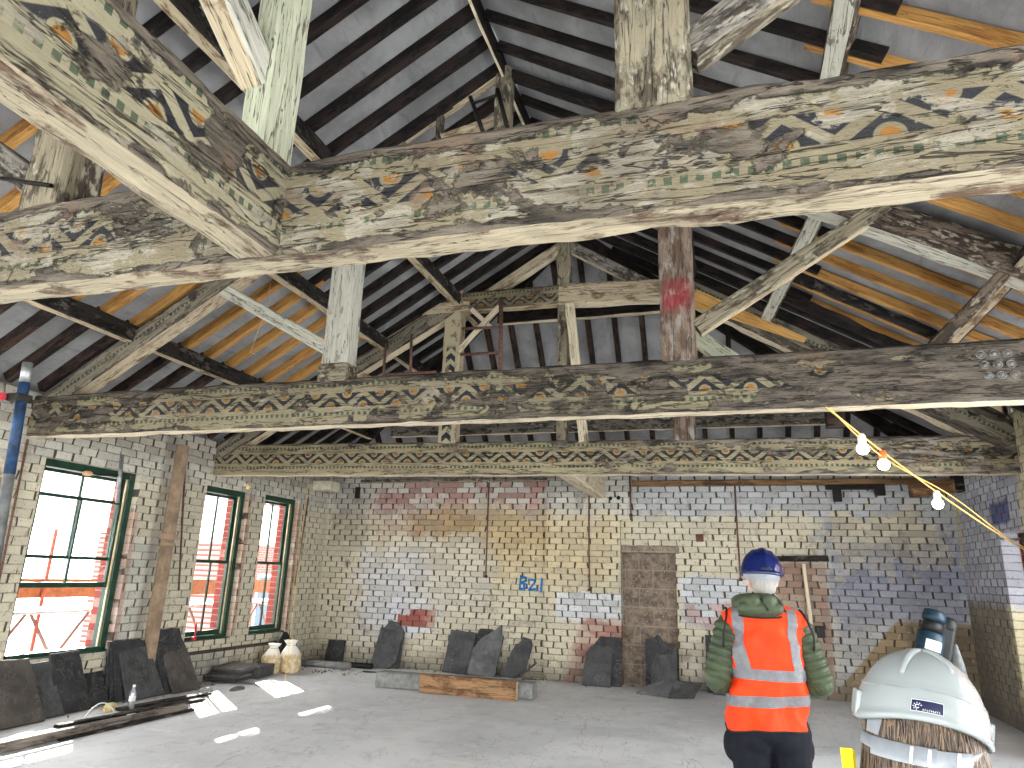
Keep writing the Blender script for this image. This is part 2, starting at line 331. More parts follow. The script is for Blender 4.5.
    MT['navylabel'] = simple('navy_label', (10, 12, 58), .4, .03)
    t = NT('greying_short_hair'); P = t.coord(); n = t.noise(t.scale(P, (1, 1, .15)), 160, 3, .6); t.bsdf(t.mix(n, (110, 104, 98), (168, 164, 158)), .6, n, .5, .004); MT['greyhair'] = t.mat
    t = NT('brown_hair'); P = t.coord(); W = t.rnd(); n = t.noise(t.scale(P, (1, 1, .05)), 150, 4, .65, .3); n2 = t.noise(P, 14, 3, .6)
    c = t.mix(t.ss(n, .3, .7), (40, 30, 24), (122, 98, 76)); c = t.mix(t.mul(t.ss(n2, .5, .7), .4), c, (160, 136, 108))
    t.bsdf(c, .42, n, .5, .004, .5); MT['hair'] = t.mat
FELT_T = .006
mats()
H = .465
def patm(nm, **k):
    MT[nm] = pattern_mat(nm, H, k.pop('cream', (138, 129, 104)), k.pop('bare', (92, 84, 74)), **k)
patm('frieze_near', thr=.44, white=.52, dull=.08, cream=(132, 122, 99))
patm('frieze_long', thr=.41, white=.56, kx=.07, x0=.8, cream=(156, 148, 122), p=.37)
patm('frieze_middle', thr=.47, kx=-.028, x0=5.6, white=.60, lo=2.0, bare=(84, 77, 69), dull=.1)
patm('frieze_back', thr=.43, kx=-.030, x0=7.2, white=.62, dull=.0, cream=(152, 141, 113), bare=(116, 108, 98))
MT['frieze_small'] = pattern_mat('frieze_small', .30, (150, 140, 112), (96, 82, 70), .42, z0=.12, z1=.55, sq=(.78, .78), p=.30, ps=.055)
MT['dots'] = pattern_mat('dotted_stencil', .24, (140, 132, 116), (84, 76, 68), .42, z0=3, z1=4, sq=(.5, .5), p=.30, ps=.055)
t = NT('chevron_stencil'); P = t.coord(); s = t.sep(P)                      # arrow heads up a post (post axis = local x)
f = t.m('FRACT', t.m('DIVIDE', t.add(s[0], t.mul(t.m('ABSOLUTE', s[1]), .9)), .17))
mk = t.mul(t.ss(f, .45, .5), t.ss(t.m('ABSOLUTE', s[1]), .075, .07)); n = t.noise(P, 9, 6, .65, .3)
c = t.mix(t.mul(mk, t.ss(s[0], 1.5, 1.4)), (176, 166, 138), (44, 46, 54)); c = t.mix(t.ss(n, .56, .62), c, (128, 112, 92)); t.bsdf(c, .8, n, .5, .01); MT['chevron'] = t.mat

# ------------------------------------------------------------------ object helpers
def link(o, parent=None, world=None):
    COL.objects.link(o); w = world or M()
    if parent is not None:
        o.parent = parent; o.matrix_parent_inverse = M()
        o.matrix_basis = WM[parent.name].inverted() @ w
    else: o.matrix_basis = w
    WM[o.name] = w.copy()
    return o
def tag(o, label=None, cat=None, group=None, kind=None):
    if label: o['label'] = label
    if cat: o['category'] = cat
    if group: o['group'] = group
    if kind: o['kind'] = kind
    return o
def thing(name, label, cat, loc=(0, 0, 0), group=None, rz=0, world=None):
    o = bpy.data.objects.new(name, None); o.empty_display_size = .1
    link(o, None, world or (M.Translation(V(loc)) @ M.Rotation(rz, 4, 'Z')))
    return tag(o, label, cat, group)

class MB:
    """collects shapes into one mesh, coordinates local to the matrix given at build time"""
    def __init__(s): s.v, s.f, s.mi, s.sm = [], [], [], []
    def quad(s, ids, mi=0, sm=False): s.f.append(tuple(ids)); s.mi.append(mi); s.sm.append(sm)
    def add(s, vs, fs, mi=0, sm=False):
        b = len(s.v); s.v += [V(p) for p in vs]
        for f in fs: s.quad([b + i for i in f], mi, sm)
    def box(s, lo, hi, mi=0, bev=0.0):
        x0, y0, z0 = lo; x1, y1, z1 = hi
        if bev <= 0:
            s.add([(x0, y0, z0), (x1, y0, z0), (x1, y1, z0), (x0, y1, z0), (x0, y0, z1), (x1, y0, z1), (x1, y1, z1), (x0, y1, z1)],
                  [(3, 2, 1, 0), (4, 5, 6, 7), (0, 1, 5, 4), (1, 2, 6, 5), (2, 3, 7, 6), (3, 0, 4, 7)], mi)
        else:
            bm = bmesh.new(); bmesh.ops.create_cube(bm, size=1)
            for v in bm.verts: v.co = V(((x0 + x1) / 2 + v.co.x * (x1 - x0), (y0 + y1) / 2 + v.co.y * (y1 - y0), (z0 + z1) / 2 + v.co.z * (z1 - z0)))
            bmesh.ops.bevel(bm, geom=bm.edges[:], offset=bev, segments=2, affect='EDGES', profile=.6); s.bm(bm, mi)
    def bm(s, bm, mi=0, sm=False):
        bm.verts.index_update(); s.add([v.co.copy() for v in bm.verts], [[v.index for v in f.verts] for f in bm.faces], mi, sm); bm.free()
    def tube(s, pts, r, n=10, mi=0, cap=True, sm=True):
        pts = [V(p) for p in pts]; rs = r if isinstance(r, (list, tuple)) else [r] * len(pts)
        b = len(s.v); up = None
        for i, p in enumerate(pts):
            d = (pts[min(i + 1, len(pts) - 1)] - pts[max(i - 1, 0)]).normalized()
            if up is None: up = V((0, 0, 1)) if abs(d.z) < .9 else V((1, 0, 0))
            a = d.cross(up).normalized(); up = a.cross(d).normalized()
            for k in range(n):
                t = 2 * math.pi * k / n; s.v.append(p + (a * math.cos(t) + up * math.sin(t)) * rs[i])
        for i in range(len(pts) - 1):
            for k in range(n): s.quad((b + i * n + k, b + i * n + (k + 1) % n, b + (i + 1) * n + (k + 1) % n, b + (i + 1) * n + k), mi, sm)
        if cap:
            s.quad([b + k for k in range(n)][::-1], mi); s.quad([b + (len(pts) - 1) * n + k for k in range(n)], mi)
    def lathe(s, prof, n=20, mi=0, c=(0, 0, 0), sm=True, cap=True):
        b = len(s.v); c = V(c)
        for r, z in prof:
            for k in range(n): t = 2 * math.pi * k / n; s.v.append(c + V((r * math.cos(t), r * math.sin(t), z)))
        for i in range(len(prof) - 1):
            for k in range(n): s.quad((b + i * n + k, b + i * n + (k + 1) % n, b + (i + 1) * n + (k + 1) % n, b + (i + 1) * n + k), mi, sm)
        if cap: s.quad([b + k for k in range(n)][::-1], mi); s.quad([b + (len(prof) - 1) * n + k for k in range(n)], mi)
    def rings(s, rings, mi=0, sm=True, cap=True, closed=True):
        n = len(rings[0]); b = len(s.v)
        for r in rings: s.v += [V(p) for p in r]
        kk = n if closed else n - 1
        for i in range(len(rings) - 1):
            for k in range(kk): s.quad((b + i * n + k, b + i * n + (k + 1) % n, b + (i + 1) * n + (k + 1) % n, b + (i + 1) * n + k), mi, sm)
        if cap and closed: s.quad([b + k for k in range(n)][::-1], mi); s.quad([b + (len(rings) - 1) * n + k for k in range(n)], mi)
    def mesh(s, name, mats):
        me = bpy.data.meshes.new(name); me.from_pydata(s.v, [], s.f)
        for m_ in (mats if isinstance(mats, (list, tuple)) else [mats]): me.materials.append(MT[m_] if isinstance(m_, str) else m_)
        me.polygons.foreach_set('material_index', s.mi); me.polygons.foreach_set('use_smooth', s.sm)
        me.update(); return me
    def build(s, name, mats, parent=None, world=None, local=False):
        """vertices are world coordinates unless local; the object's origin goes to world"""
        w = world or M()
        if not local and world is not None:
            iw = w.inverted(); s.v = [iw @ p for p in s.v]
        return link(bpy.data.objects.new(name, s.mesh(name, mats)), parent, w)

def at(x, y, z): return M.Translation(V((x, y, z)))

def frame_of(p0, p1, up=(0, 0, 1)):
    p0, p1 = V(p0), V(p1); x = (p1 - p0).normalized(); u = V(up)
    if abs(x.dot(u)) > .97: u = V((0, 1, 0)) if abs(x.y) < .9 else V((1, 0, 0))
    y = u.cross(x).normalized(); z = x.cross(y)
    m = M((x, y, z)).transposed().to_4x4(); m.translation = p0; return m
SEED = [0]
def timber(name, p0, p1, w, h, mats, parent=None, up=(0, 0, 1), rough=.006, seg=.14, ends=None, world=None):
    """a sawn, worn timber from p0 to p1 (section centres); slot 1 = underside"""
    SEED[0] += 1; sd = SEED[0] * 7.3
    fm = frame_of(p0, p1, up); L = (V(p1) - V(p0)).length; n = max(2, int(L / seg) + 1)
    c = min(w, h) * .10; a, b = w / 2, h / 2
    prof = [(-a + c, -b), (-a / 3, -b), (a / 3, -b), (a - c, -b), (a, -b + c), (a, -b / 3), (a, b / 3), (a, b - c), (a - c, b), (a / 3, b), (-a / 3, b), (-a + c, b), (-a, b - c), (-a, b / 3), (-a, -b / 3), (-a, -b + c)]
    mb = MB(); rg = []
    for i in range(n):
        x = L * i / (n - 1); r = []
        for (y, z) in prof:
            q = V((x * 1.6, y * 4, z * 4)) + V((sd, sd * .7, 0)); nz = NZ.noise(q * 2.2) * .6 + NZ.noise(q * 6) * .4
            k = 1.0 + nz * rough * 2 / max(.05, min(w, h)) * 1.0
            r.append((x + (NZ.noise(q * 3) * rough * 2 if i in (0, n - 1) else 0), y * k, z * k))
        rg.append(r)
    mb.rings(rg, sm=False); np_ = len(prof)
    for i in range(n - 1):
        for k in range(np_):
            if k in (0, 1, 2): mb.mi[i * np_ + k] = 1
    ms = list(mats) if isinstance(mats, (list, tuple)) else [mats, mats]
    return mb.build(name, ms, parent, fm if world is None else world, local=True)
def tim2(name, parent, p0, p1, w, h, mats, **k): return timber(name, p0, p1, w, h, mats, parent, **k)

# ------------------------------------------------------------------ the room
XL, XR, YB, YN = -7.42, 3.40, 11.95, -3.6
def struct(o, kind='structure'): o['kind'] = kind; return o
def wall_mesh(name, axis, face, out, u0, u1, v0, v1, holes, mat):
    """wall plane at 'face' (axis 0: x=face, axis 1: y=face), thick to 'out', with rectangular openings"""
    us = sorted({u0, u1} | {h[0] for h in holes} | {h[1] for h in holes}); vs = sorted({v0, v1} | {h[2] for h in holes} | {h[3] for h in holes})
    P = (lambda d, u, v: (d, u, v)) if axis == 0 else (lambda d, u, v: (u, d, v))
    def solid(i, j):
        if i < 0 or j < 0 or i >= len(us) - 1 or j >= len(vs) - 1: return False
        cu, cv = (us[i] + us[i + 1]) / 2, (vs[j] + vs[j + 1]) / 2
        return not any(h[0] < cu < h[1] and h[2] < cv < h[3] for h in holes)
    mb = MB()
    for i in range(len(us) - 1):
        for j in range(len(vs) - 1):
            if not solid(i, j): continue
            a, b, c, d = us[i], us[i + 1], vs[j], vs[j + 1]
            mb.add([P(face, a, c), P(face, b, c), P(face, b, d), P(face, a, d)], [(0, 1, 2, 3)])
            mb.add([P(out, a, c), P(out, b, c), P(out, b, d), P(out, a, d)], [(3, 2, 1, 0)])
            for ni, nj, q in ((i - 1, j, ((a, c), (a, d))), (i + 1, j, ((b, c), (b, d))), (i, j - 1, ((a, c), (b, c))), (i, j + 1, ((a, d), (b, d)))):
                if not solid(ni, nj):
                    (ua, va), (ub, vb) = q; mb.add([P(face, ua, va), P(face, ub, vb), P(out, ub, vb), P(out, ua, va)], [(0, 1, 2, 3)])
    bm = bmesh.new(); me = mb.mesh(name, mat); bm.from_mesh(me); bmesh.ops.remove_doubles(bm, verts=bm.verts[:], dist=1e-4); bmesh.ops.recalc_face_normals(bm, faces=bm.faces[:]); bm.to_mesh(me); bm.free()
    return struct(link(bpy.data.objects.new(name, me)))

CREAM = (200, 191, 168)
LW = [(5.90, 7.29, .58, 2.80), (8.55, 9.55, .58, 2.83), (9.97, 10.97, .58, 2.86), (2.5, 4.8, .4, 3.2), (-.2, 2.1, .4, 3.2), (-3.1, -.8, .4, 3.2)]  # those nearer the camera are out of view, added wide to brighten the room
RW = [(8.85, 10.33, .50, 2.36), (5.6, 8.3, .40, 3.2), (2.6, 5.2, .4, 3.2), (-.4, 2.2, .4, 3.2), (9.15, 10.15, 3.72, 4.32)]  # the wide ones are unseen, added to let in more daylight
NW = [(-7.0, -4.7, .3, 3.4), (-4.4, -2.1, .3, 3.4), (-1.8, .5, .3, 3.4), (.8, 3.1, .3, 3.4)]
mb = MB(); mb.box((XL - .5, YN - .4, -.25), (XR + .5, YB + .5, 0)); struct(mb.build('floor', 'floor'))
lm = brick_mat('painted_brick_left', (1, 2), (202, 194, 172), [
    ((178, 178, 170), 6.9, 7.7, .6, 1.9, .12, .9, .75), ((190, 188, 178), 4, 12, 2.75, 3.7, .08, .3, .7),
    ((150, 140, 128), 4, 12, 3.05, 3.7, .1, .3, .5), ((164, 96, 84), 7.28, 7.36, .6, 2.3, .02, .12, .5), ((150, 100, 84), 9.54, 9.63, .6, 2.8, .02, .12, .6),
    ((150, 100, 84), 10.96, 11.06, .6, 2.8, .02, .12, .6), ((126, 84, 66), 5.25, 5.55, .9, 2.6, .05, .6, .8, 0, 'brick'), ((176, 176, 168), 7.3, 9.5, -.1, .35, .08, .5, .7), ((96, 90, 84), 7.62, 7.80, .5, 3.5, .05, .15, .55)], outer=(0, XL - .2))  # last zone paints the shade line left of the downpipe
wall_mesh('wall_left', 0, XL, XL - .42, YN, YB + .4, 0, 3.50, LW, [lm])
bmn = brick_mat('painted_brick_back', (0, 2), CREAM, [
    ((184, 184, 180), -7.4, -1.4, 2.72, 3.7, .14, .7, .8), ((168, 150, 140), -6.6, -2.9, 2.5, 3.2, .2, .9, .35), ((150, 88, 80), -6.3, -2.9, 2.85, 3.40, .15, 1.0, .62, 0, 'brick'), ((150, 96, 88), -6.3, -4.4, 2.2, 3.0, .2, 1.2, .3, 0, 'brick'),
    ((196, 174, 128), -5.2, -1.7, 1.5, 2.75, .35, .9, .55), ((152, 120, 78), -5.7, -4.3, 2.3, 2.75, .15, .6, .65), ((170, 140, 92), -4.4, -2.9, 2.0, 2.75, .2, .9, .5), ((120, 112, 100), -7.4, -6.5, 2.1, 3.2, .25, .9, .5),  # last zone paints shading into the upper left corner
    ((190, 194, 204), -6.6, -5.3, .5, 2.0, .3, 1.3, .65), ((196, 198, 206), -5.95, -4.9, .6, 1.15, .08, .4, .8), ((188, 186, 180), -5.6, -4.0, 1.0, 2.3, .15, 1.1, .55),
    ((146, 66, 52), -5.74, -5.0, .71, 1.0, .006, .07, .95), ((196, 196, 200), -5.8, -5.5, .9, 1.06, .01, .1, .8), ((192, 186, 164), -5.2, -3.0, .3, 1.2, .15, .9, .4),
    ((196, 200, 206), -2.75, -1.65, .95, 1.40, .02, .12, .8), ((172, 140, 128), -2.62, -1.4, -.1, .98, .10, .35, .7, -.35), ((150, 92, 82), -2.6, -1.4, -.1, .98, .08, .5, .7, -.35, 'brick'),
    ((190, 194, 200), -.72, .4, .95, 1.72, .05, .4, .9), ((164, 106, 94), -.7, .5, .98, 1.35, .08, .7, .55, 0, 'brick'), ((168, 160, 148), -.75, .0, .1, .8, .15, .6, .6),
    ((172, 176, 182), -1.4, 3.4, 2.72, 3.7, .12, .6, .85), ((160, 160, 164), 1.50, 3.5, .0, 2.85, .14, .6, .8), ((124, 128, 146), 1.5, 3.5, 1.0, 2.6, .25, 1.3, .7), ((190, 178, 146), 1.7, 3.2, 1.9, 2.8, .08, 1.9, .7), ((110, 114, 136), 1.8, 3.5, 1.6, 2.3, .2, 1.4, .5),
    ((138, 118, 86), 1.42, 3.6, -.3, 1.16, .03, .10, .95, -.86), ((108, 94, 76), 2.55, 3.6, -.2, 1.14, .06, .3, .8),
    ((158, 138, 124), .75, 1.52, 0, 1.98, .03, .12, .85), ((140, 108, 92), .75, 1.52, 0, 1.98, .03, .12, .7, 0, 'brick')])
bh = [(-1.66, -.76, 0, 2.08)]
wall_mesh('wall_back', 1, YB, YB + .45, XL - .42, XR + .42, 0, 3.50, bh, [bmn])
rm = brick_mat('painted_brick_right', (1, 2), (196, 186, 152), [
    ((160, 162, 176), 10.2, 12.4, 1.45, 3.1, .05, .5, .9, .25), ((190, 194, 204), 10.2, 12, 2.9, 3.8, .1, .3, .8), ((66, 74, 124), 9.9, 10.5, 2.45, 2.75, .03, .2, .9), ((106, 98, 90), 10.42, 12.3, -.2, 1.5, .08, .5, .85), ((96, 88, 80), 11.2, 12.3, -.2, 1.2, .2, .9, .6), ((160, 74, 60), 10.3, 11.6, 3.45, 4.4, .1, .4, .9, 0, 'brick')], outer=(0, XR + .2))
rm2 = rm
wall_mesh('wall_right', 0, XR, XR + .42, YN, YB + .4, 0, 3.50, RW[:4], [rm])
mb = MB()                                                          # dormer: a taller bit of right wall with its own little window
for (y0, y1, z0, z1) in ((9.0, 9.15, 3.50, 4.5), (10.15, 10.95, 3.50, 4.5), (9.15, 10.15, 4.32, 4.5), (9.15, 10.15, 3.50, 3.72)): mb.box((XR, y0, z0), (XR + .42, y1, z1))
struct(mb.build('wall_right', rm))
nm = brick_mat('painted_brick_near', (0, 2), CREAM, [])
wall_mesh('wall_near', 1, YN, YN - .4, XL - .42, XR + .42, 0, 6.9, NW, [nm])
# brick pier on the back wall, the bricked-up doorway and its step back
mb = MB(); mb.box((-2.95, YB - .12, 0), (-1.66, YB + .01, 2.62)); mb.box((-2.95, YB - .12, 2.62), (-1.46, YB + .01, 3.50))
o = struct(mb.build('trim_1', bmn))
mb = MB(); mb.box((-1.66, YB + .14, 0), (-.76, YB + .2, 2.08)); struct(mb.build('door_1', 'infill'))
mb = MB(); mb.box((-1.68, YB - .05, 2.08), (-.70, YB + .14, 2.19), 0, .008); struct(mb.build('trim_2', 'infill'))

# roof planes: ridge at x=-1.95, z=6.75
RX, RZ, HY, EV = -1.95, 6.75, 9.2, 3.50
def zl(x): return EV + (RZ - EV) * (x - XL) / (RX - XL)
def zr(x): return EV + (RZ - EV) * (XR - x) / (XR - RX)
def zh(y): return EV + (RZ - EV) * (YB - y) / (YB - HY)
def yl(x): return YB - (x - XL) / (RX - XL) * (YB - HY)             # where left / right slope meets the hip
def yr(x): return YB - (XR - x) / (XR - RX) * (YB - HY)
FT = .125                                                         # felt sits above the rafters
def sheet(fn, ys0, ys1, x0, x1, nx, ny, hole=None):
    vs, fs = [], []
    for i in range(nx + 1):
        x = x0 + (x1 - x0) * i / nx; a, b = ys0(x), ys1(x)
        for j in range(ny + 1):
            y = a + (b - a) * j / ny; sag = .012 * math.sin(y * 2 * math.pi / .39) if 0 < j < ny else 0
            vs.append((x, y, fn(x, y) + FT + sag))
    for i in range(nx):
        for j in range(ny):
            q = (i * (ny + 1) + j, (i + 1) * (ny + 1) + j, (i + 1) * (ny + 1) + j + 1, i * (ny + 1) + j + 1)
            c = sum((V(vs[k]) for k in q), V()) / 4
            if hole and hole(c): continue
            fs.append(q)
    return vs, fs
mb = MB()
mb.add(*sheet(lambda x, y: zl(x), lambda x: YN - .1, yl, XL - .42, RX, 14, 70), sm=True)
DX = XR - (4.5 - FT - EV) / (RZ - EV) * (XR - RX)              # where the dormer roof runs into the slope
for args in ((lambda x: YN - .1, lambda x: min(9.0, yr(x)), RX, XR + .42, 22, 50), (lambda x: 9.0, yr, RX, DX, 14, 12), (lambda x: 10.95, yr, DX, XR + .42, 6, 6)): mb.add(*sheet(lambda x, y: zr(x), *args), sm=True)
mb.add([(DX, 9.0, 4.5), (XR + .45, 9.0, 4.5), (XR + .45, 10.95, 4.5), (DX, 10.95, 4.5)], [(0, 1, 2, 3)])
for y in (9.0, 10.95): mb.add([(DX, y, 4.5), (XR + .42, y, zr(XR + .42) + FT), (XR + .42, y, 4.5)], [(0, 1, 2)])
vs, fs = [], []                                                   # hip end
for i in range(13):
    y = HY + (YB + .45 - HY) * i / 12; k = (y - HY) / (YB - HY); xa, xb = RX - (RX - XL) * k, RX + (XR - RX) * k
    for j in range(25): vs.append((xa + (xb - xa) * j / 24, y, zh(y) + FT))
for i in range(12):
    for j in range(24): fs.append((i * 25 + j, i * 25 + j + 1, (i + 1) * 25 + j + 1, (i + 1) * 25 + j))
mb.add(vs, fs, sm=True)
struct(mb.build('ceiling', 'felt'))

# ------------------------------------------------------------------ windows
def window(idx, wall, y0, y1, z0, z1, raised=0.0, rec=.12, simple_=False):
    """double-hung sash window, dark green frame; wall -1 left, +1 right, in the y direction"""
    rec = rec if wall < 0 else .26; x = XL - rec if wall < 0 else XR + rec; s = wall
    def bx(mb, a, b, c, d, t0, t1, bev=.004):                      # y a..b, z c..d, depth t0..t1 outward from x
        xs = sorted((x + s * t0, x + s * t1)); mb.box((xs[0], a, c), (xs[1], b, d), 0, bev)
    mb = MB(); f = .085
    bx(mb, y0, y0 + f, z0, z1, -.03, .11); bx(mb, y1 - f, y1, z0, z1, -.03, .11); bx(mb, y0 + f, y1 - f, z1 - f, z1, -.03, .11); bx(mb, y0 + f, y1 - f, z0, z0 + .06, -.06, .11)
    w = struct(mb.build('window_%d' % idx, 'green', None, at(x, (y0 + y1) / 2, z0)))
    mb = MB(); bx(mb, y0 - .0, y1, z0 - .05, z0 + .012, -.11, .02); mb.build('window_sill', 'green', w, at(x, (y0 + y1) / 2, z0))
    mb = MB(); bx(mb, y0 + f, y0 + f + .018, z0 + .06, z1 - f, .0, .02, .002); bx(mb, y1 - f - .018, y1 - f, z0 + .06, z1 - f, .0, .02, .002); mb.build('sash_bead', 'bead', w, at(x, y0, z0))
    a, b, zm = y0 + f + .006, y1 - f - .006, (z0 + z1) / 2
    for nm, c, d, t0 in (('upper_sash', zm - .02, z1 - f - .004, .062), ('lower_sash', z0 + .062 + raised, zm + .03 + raised, .022)):
        d = min(d, z1 - f - .004); r = .042; mb = MB()
        bx(mb, a, a + r, c, d, t0, t0 + .035); bx(mb, b - r, b, c, d, t0, t0 + .035); bx(mb, a + r, b - r, c, c + r * (1.5 if nm[0] == 'l' else 1), t0, t0 + .035); bx(mb, a + r, b - r, d - r, d, t0, t0 + .035)
        m_ = (a + b) / 2; bx(mb, m_ - .014, m_ + .014, c + r, d - r, t0 + .004, t0 + .03, .002)
        sh = mb.build(nm, 'green', w, at(x, m_, c))
        mb = MB(); bx(mb, a + r - .005, b - r + .005, c + r - .005, d - r + .005, t0 + .015, t0 + .019, 0); mb.build('glass_pane', 'glass', sh, at(x, m_, c))
    return w
k = 0
for (y0, y1, z0, z1) in LW:
    k += 1; window(k, -1, y0, y1, z0, z1, .70 if k == 1 else 0.0)
for (y0, y1, z0, z1) in RW: k += 1; window(k, 1, y0, y1, z0, z1)
for (x0, x1, z0, z1) in NW:                                         # unseen tall windows behind the camera, added and enlarged to light the room
    k += 1; mb = MB(); y = YN - .12
    for a, b, c, d in ((x0, x0 + .07, z0, z1), (x1 - .07, x1, z0, z1), (x0, x1, z0, z0 + .07), (x0, x1, z1 - .07, z1), ((x0 + x1) / 2 - .03, (x0 + x1) / 2 + .03, z0, z1), (x0, x1, 1.7, 1.76)): mb.box((a, y - .06, c), (b, y, d))
    w = struct(mb.build('window_%d' % k, 'green', None, at((x0 + x1) / 2, y, z0)))
    mb = MB(); mb.box((x0, y - .034, z0), (x1, y - .03, z1)); mb.build('glass_pane', 'glass', w, at((x0 + x1) / 2, y, z0))
# ledge below the left windows
mb = MB(); mb.box((XL - .01, 8.45, .40), (XL + .035, 11.1, .445), 0, .006); struct(mb.build('trim_3', simple('dark_ledge', (70, 60, 54), .8)))

# ------------------------------------------------------------------ roof trusses
Z0 = 2.985; ZC = Z0 + H / 2; ZT = Z0 + H
def y3(x): return 8.61 + .067 * (x + 7.58)
PX = (-6.22, -4.78, -3.66)                                         # purlins, left slope
PXR = (2.3, .86, -.24)
# --- near truss
T = thing('roof_truss', 'nearest and largest painted roof truss, spanning right across just overhead', 'roof truss', (RX, 2.41, Z0))
tie = timber('tie_beam', (XL, 2.41, ZC), (XR, 2.41, ZC), .20, H, ('frieze_near', 'soffit'), T, rough=.010, seg=.08)
timber('king_post', (-2.07, 2.435, ZT - .02), (-2.07, 2.435, 6.6), .14, .25, 'mint_post', T, up=(0, 1, 0))
timber('queen_post', (-.175, 2.41, ZT - .02), (-.175, 2.41, 5.5), .30, .22, 'grey_post', T, up=(0, 1, 0))
timber('queen_post', (-3.34, 2.42, ZT - .02), (-3.40, 2.42, 5.5), .30, .24, 'grey_post', T, up=(0, 1, 0))
timber('brace', (-.04, 2.40, 3.72), (1.22, 2.40, 4.54), .12, .155, ('flaky_grey', 'grey_post'), T)
timber('brace', (-3.50, 2.42, 3.62), (-4.9, 2.42, 4.56), .12, .15, ('flaky_grey', 'soffit'), T)
timber('brace', (-2.10, 2.36, 3.98), (-2.16, .9, 5.05), .15, .17, ('white_post', 'pale_pine'), T)
timber('principal_rafter', (XL + .1, 2.43, 3.36), (-3.4, 2.43, 5.70), .2, .24, ('flaky_grey', 'soffit'), T)
timber('principal_rafter', (XR - .1, 2.43, 3.36), (-.1, 2.43, 5.70), .2, .24, ('rotten', 'soffit'), T)
timber('straining_beam', (-3.5, 2.43, 5.55), (-.05, 2.43, 5.55), .2, .28, ('flaky_grey', 'soffit'), T)
mb = MB(); mb.tube([(-3.62, 2.28, 3.62), (-3.24, 2.28, 3.52)], .012, 8); mb.build('iron_strap', 'iron', T, at(-3.4, 2.28, 3.6))
# --- the beam from the near truss back over the camera
lb = timber('painted_cross_beam', (-1.935, 2.312, ZC), (-1.955, YN, ZC), .235, H, ('frieze_long', 'soffit'), None, rough=.010, seg=.08)
tag(lb, 'thick painted beam running overhead from the near truss towards the camera, top left', 'beam')
# --- middle truss
T = thing('roof_truss', 'middle painted roof truss with nine round washers at its right end', 'roof truss', (RX, 5.7, Z0))
tie = timber('tie_beam', (XL, 5.7, ZC), (XR, 5.7, ZC), .20, H, ('frieze_middle', 'soffit_far'), T, rough=.008, seg=.10)
for j in range(3):
    for i in range(3):
        x, z = 1.905 + .085 * i + .014 * j, Z0 + .352 - .082 * j
        mb = MB(); mb.lathe([(.032, 0), (.034, .006), (.026, .010), (.026, .007), (.016, .007), (.016, .024), (.0, .026)], 16)
        w = M.Translation(V((x, 5.599, z))) @ M.Rotation(R(90), 4, 'X'); mb.build('round_washer', 'washer', tie, w, local=True)
timber('queen_post', (-3.585, 5.70, ZT - .02), (-3.585, 5.70, 5.75), .29, .2, ('white_post', 'white_post'), T, up=(0, 1, 0))
mb = MB(); mb.box((-3.745, 5.585, ZT - .03), (-3.425, 5.815, ZT + .16), 0, .02); mb.build('post_foot', 'grey_post', T, at(-3.6, 5.7, ZT))
qp = timber('queen_post', (-.275, 5.70, ZT - .02), (-.275, 5.70, 5.75), .29, .2, ('brown_post', 'brown_post'), T, up=(0, 1, 0))
def scrawl(strokes, r=.014):
    mb = MB()
    for st in strokes:
        vs = []; 
        for (x, z) in st: vs.append((x, z))
        for a, b in zip(vs, vs[1:]):
            d = V((b[0] - a[0], 0, b[1] - a[1])).normalized(); n = V((-d.z, 0, d.x)) * r; A, B = V((a[0], 0, a[1])) - d * r * .6, V((b[0], 0, b[1])) + d * r * .6
            mb.add([A - n, B - n, B + n, A + n], [(0, 1, 2, 3)])
    return mb
t = NT('red_spray_paint'); P = t.coord(); n = t.noise(P, 18, 5, .65); n0 = t.noise(P, 7, 4, .6)
tr = t.N('ShaderNodeBsdfTransparent'); d = t.N('ShaderNodeBsdfDiffuse'); d.inputs[0].default_value = lin((178, 62, 74)); mx = t.N('ShaderNodeMixShader')
s = t.sep(P); edge = t.mul(t.ss(t.m('ABSOLUTE', s[0]), .15, .08), t.ss(t.m('ABSOLUTE', s[2]), .20, .06))
t.set(mx.inputs[0], t.mul(t.ss(t.add(t.mul(n, .6), t.mul(n0, .5)), .42, .62), edge, .62)); t.t.links.new(tr.outputs[0], mx.inputs[1]); t.t.links.new(d.outputs[0], mx.inputs[2]); t.t.links.new(mx.outputs[0], t.out.inputs[0]); MT['redspray'] = t.mat
mb = MB(); mb.add([(-.14, 0, -.2), (.14, 0, -.2), (.14, 0, .2), (-.14, 0, .2)], [(0, 1, 2, 3)]); o = mb.build('red_spray_mark', 'redspray', qp, at(-.275, 5.588, 4.02), local=True); tag(o, 'smudge of red spray paint')
timber('brace', (-3.70, 5.69, 3.78), (-5.2, 5.69, 4.62), .11, .135, ('white_post', 'white_post'), T)
timber('brace', (-.12, 5.66, 3.72), (1.42, 5.66, 4.68), .11, .145, ('grey_post', 'pale_pine'), T)
timber('raking_strut', (1.62, 5.68, ZT - .02), (2.36, 5.68, 4.18), .11, .10, ('rotten', 'pale_pine'), T)
timber('principal_rafter', (XL + .05, 5.72, 3.30), (-3.45, 5.72, 5.66), .22, .24, ('dots', 'pale_pine'), T, rough=.012)
timber('principal_rafter', (XR - .05, 5.72, 3.44), (-.2, 5.72, 5.52), .22, .26, ('rotten', 'white_post'), T, rough=.014)
timber('straining_beam', (-3.6, 5.70, 5.62), (-.2, 5.70, 5.62), .2, .28, ('flaky_grey', 'soffit'), T)
timber('ridge_post', (-1.95, 5.70, 5.72), (-1.95, 5.70, 6.78), .17, .14, 'grey_post', T, up=(0, 1, 0))
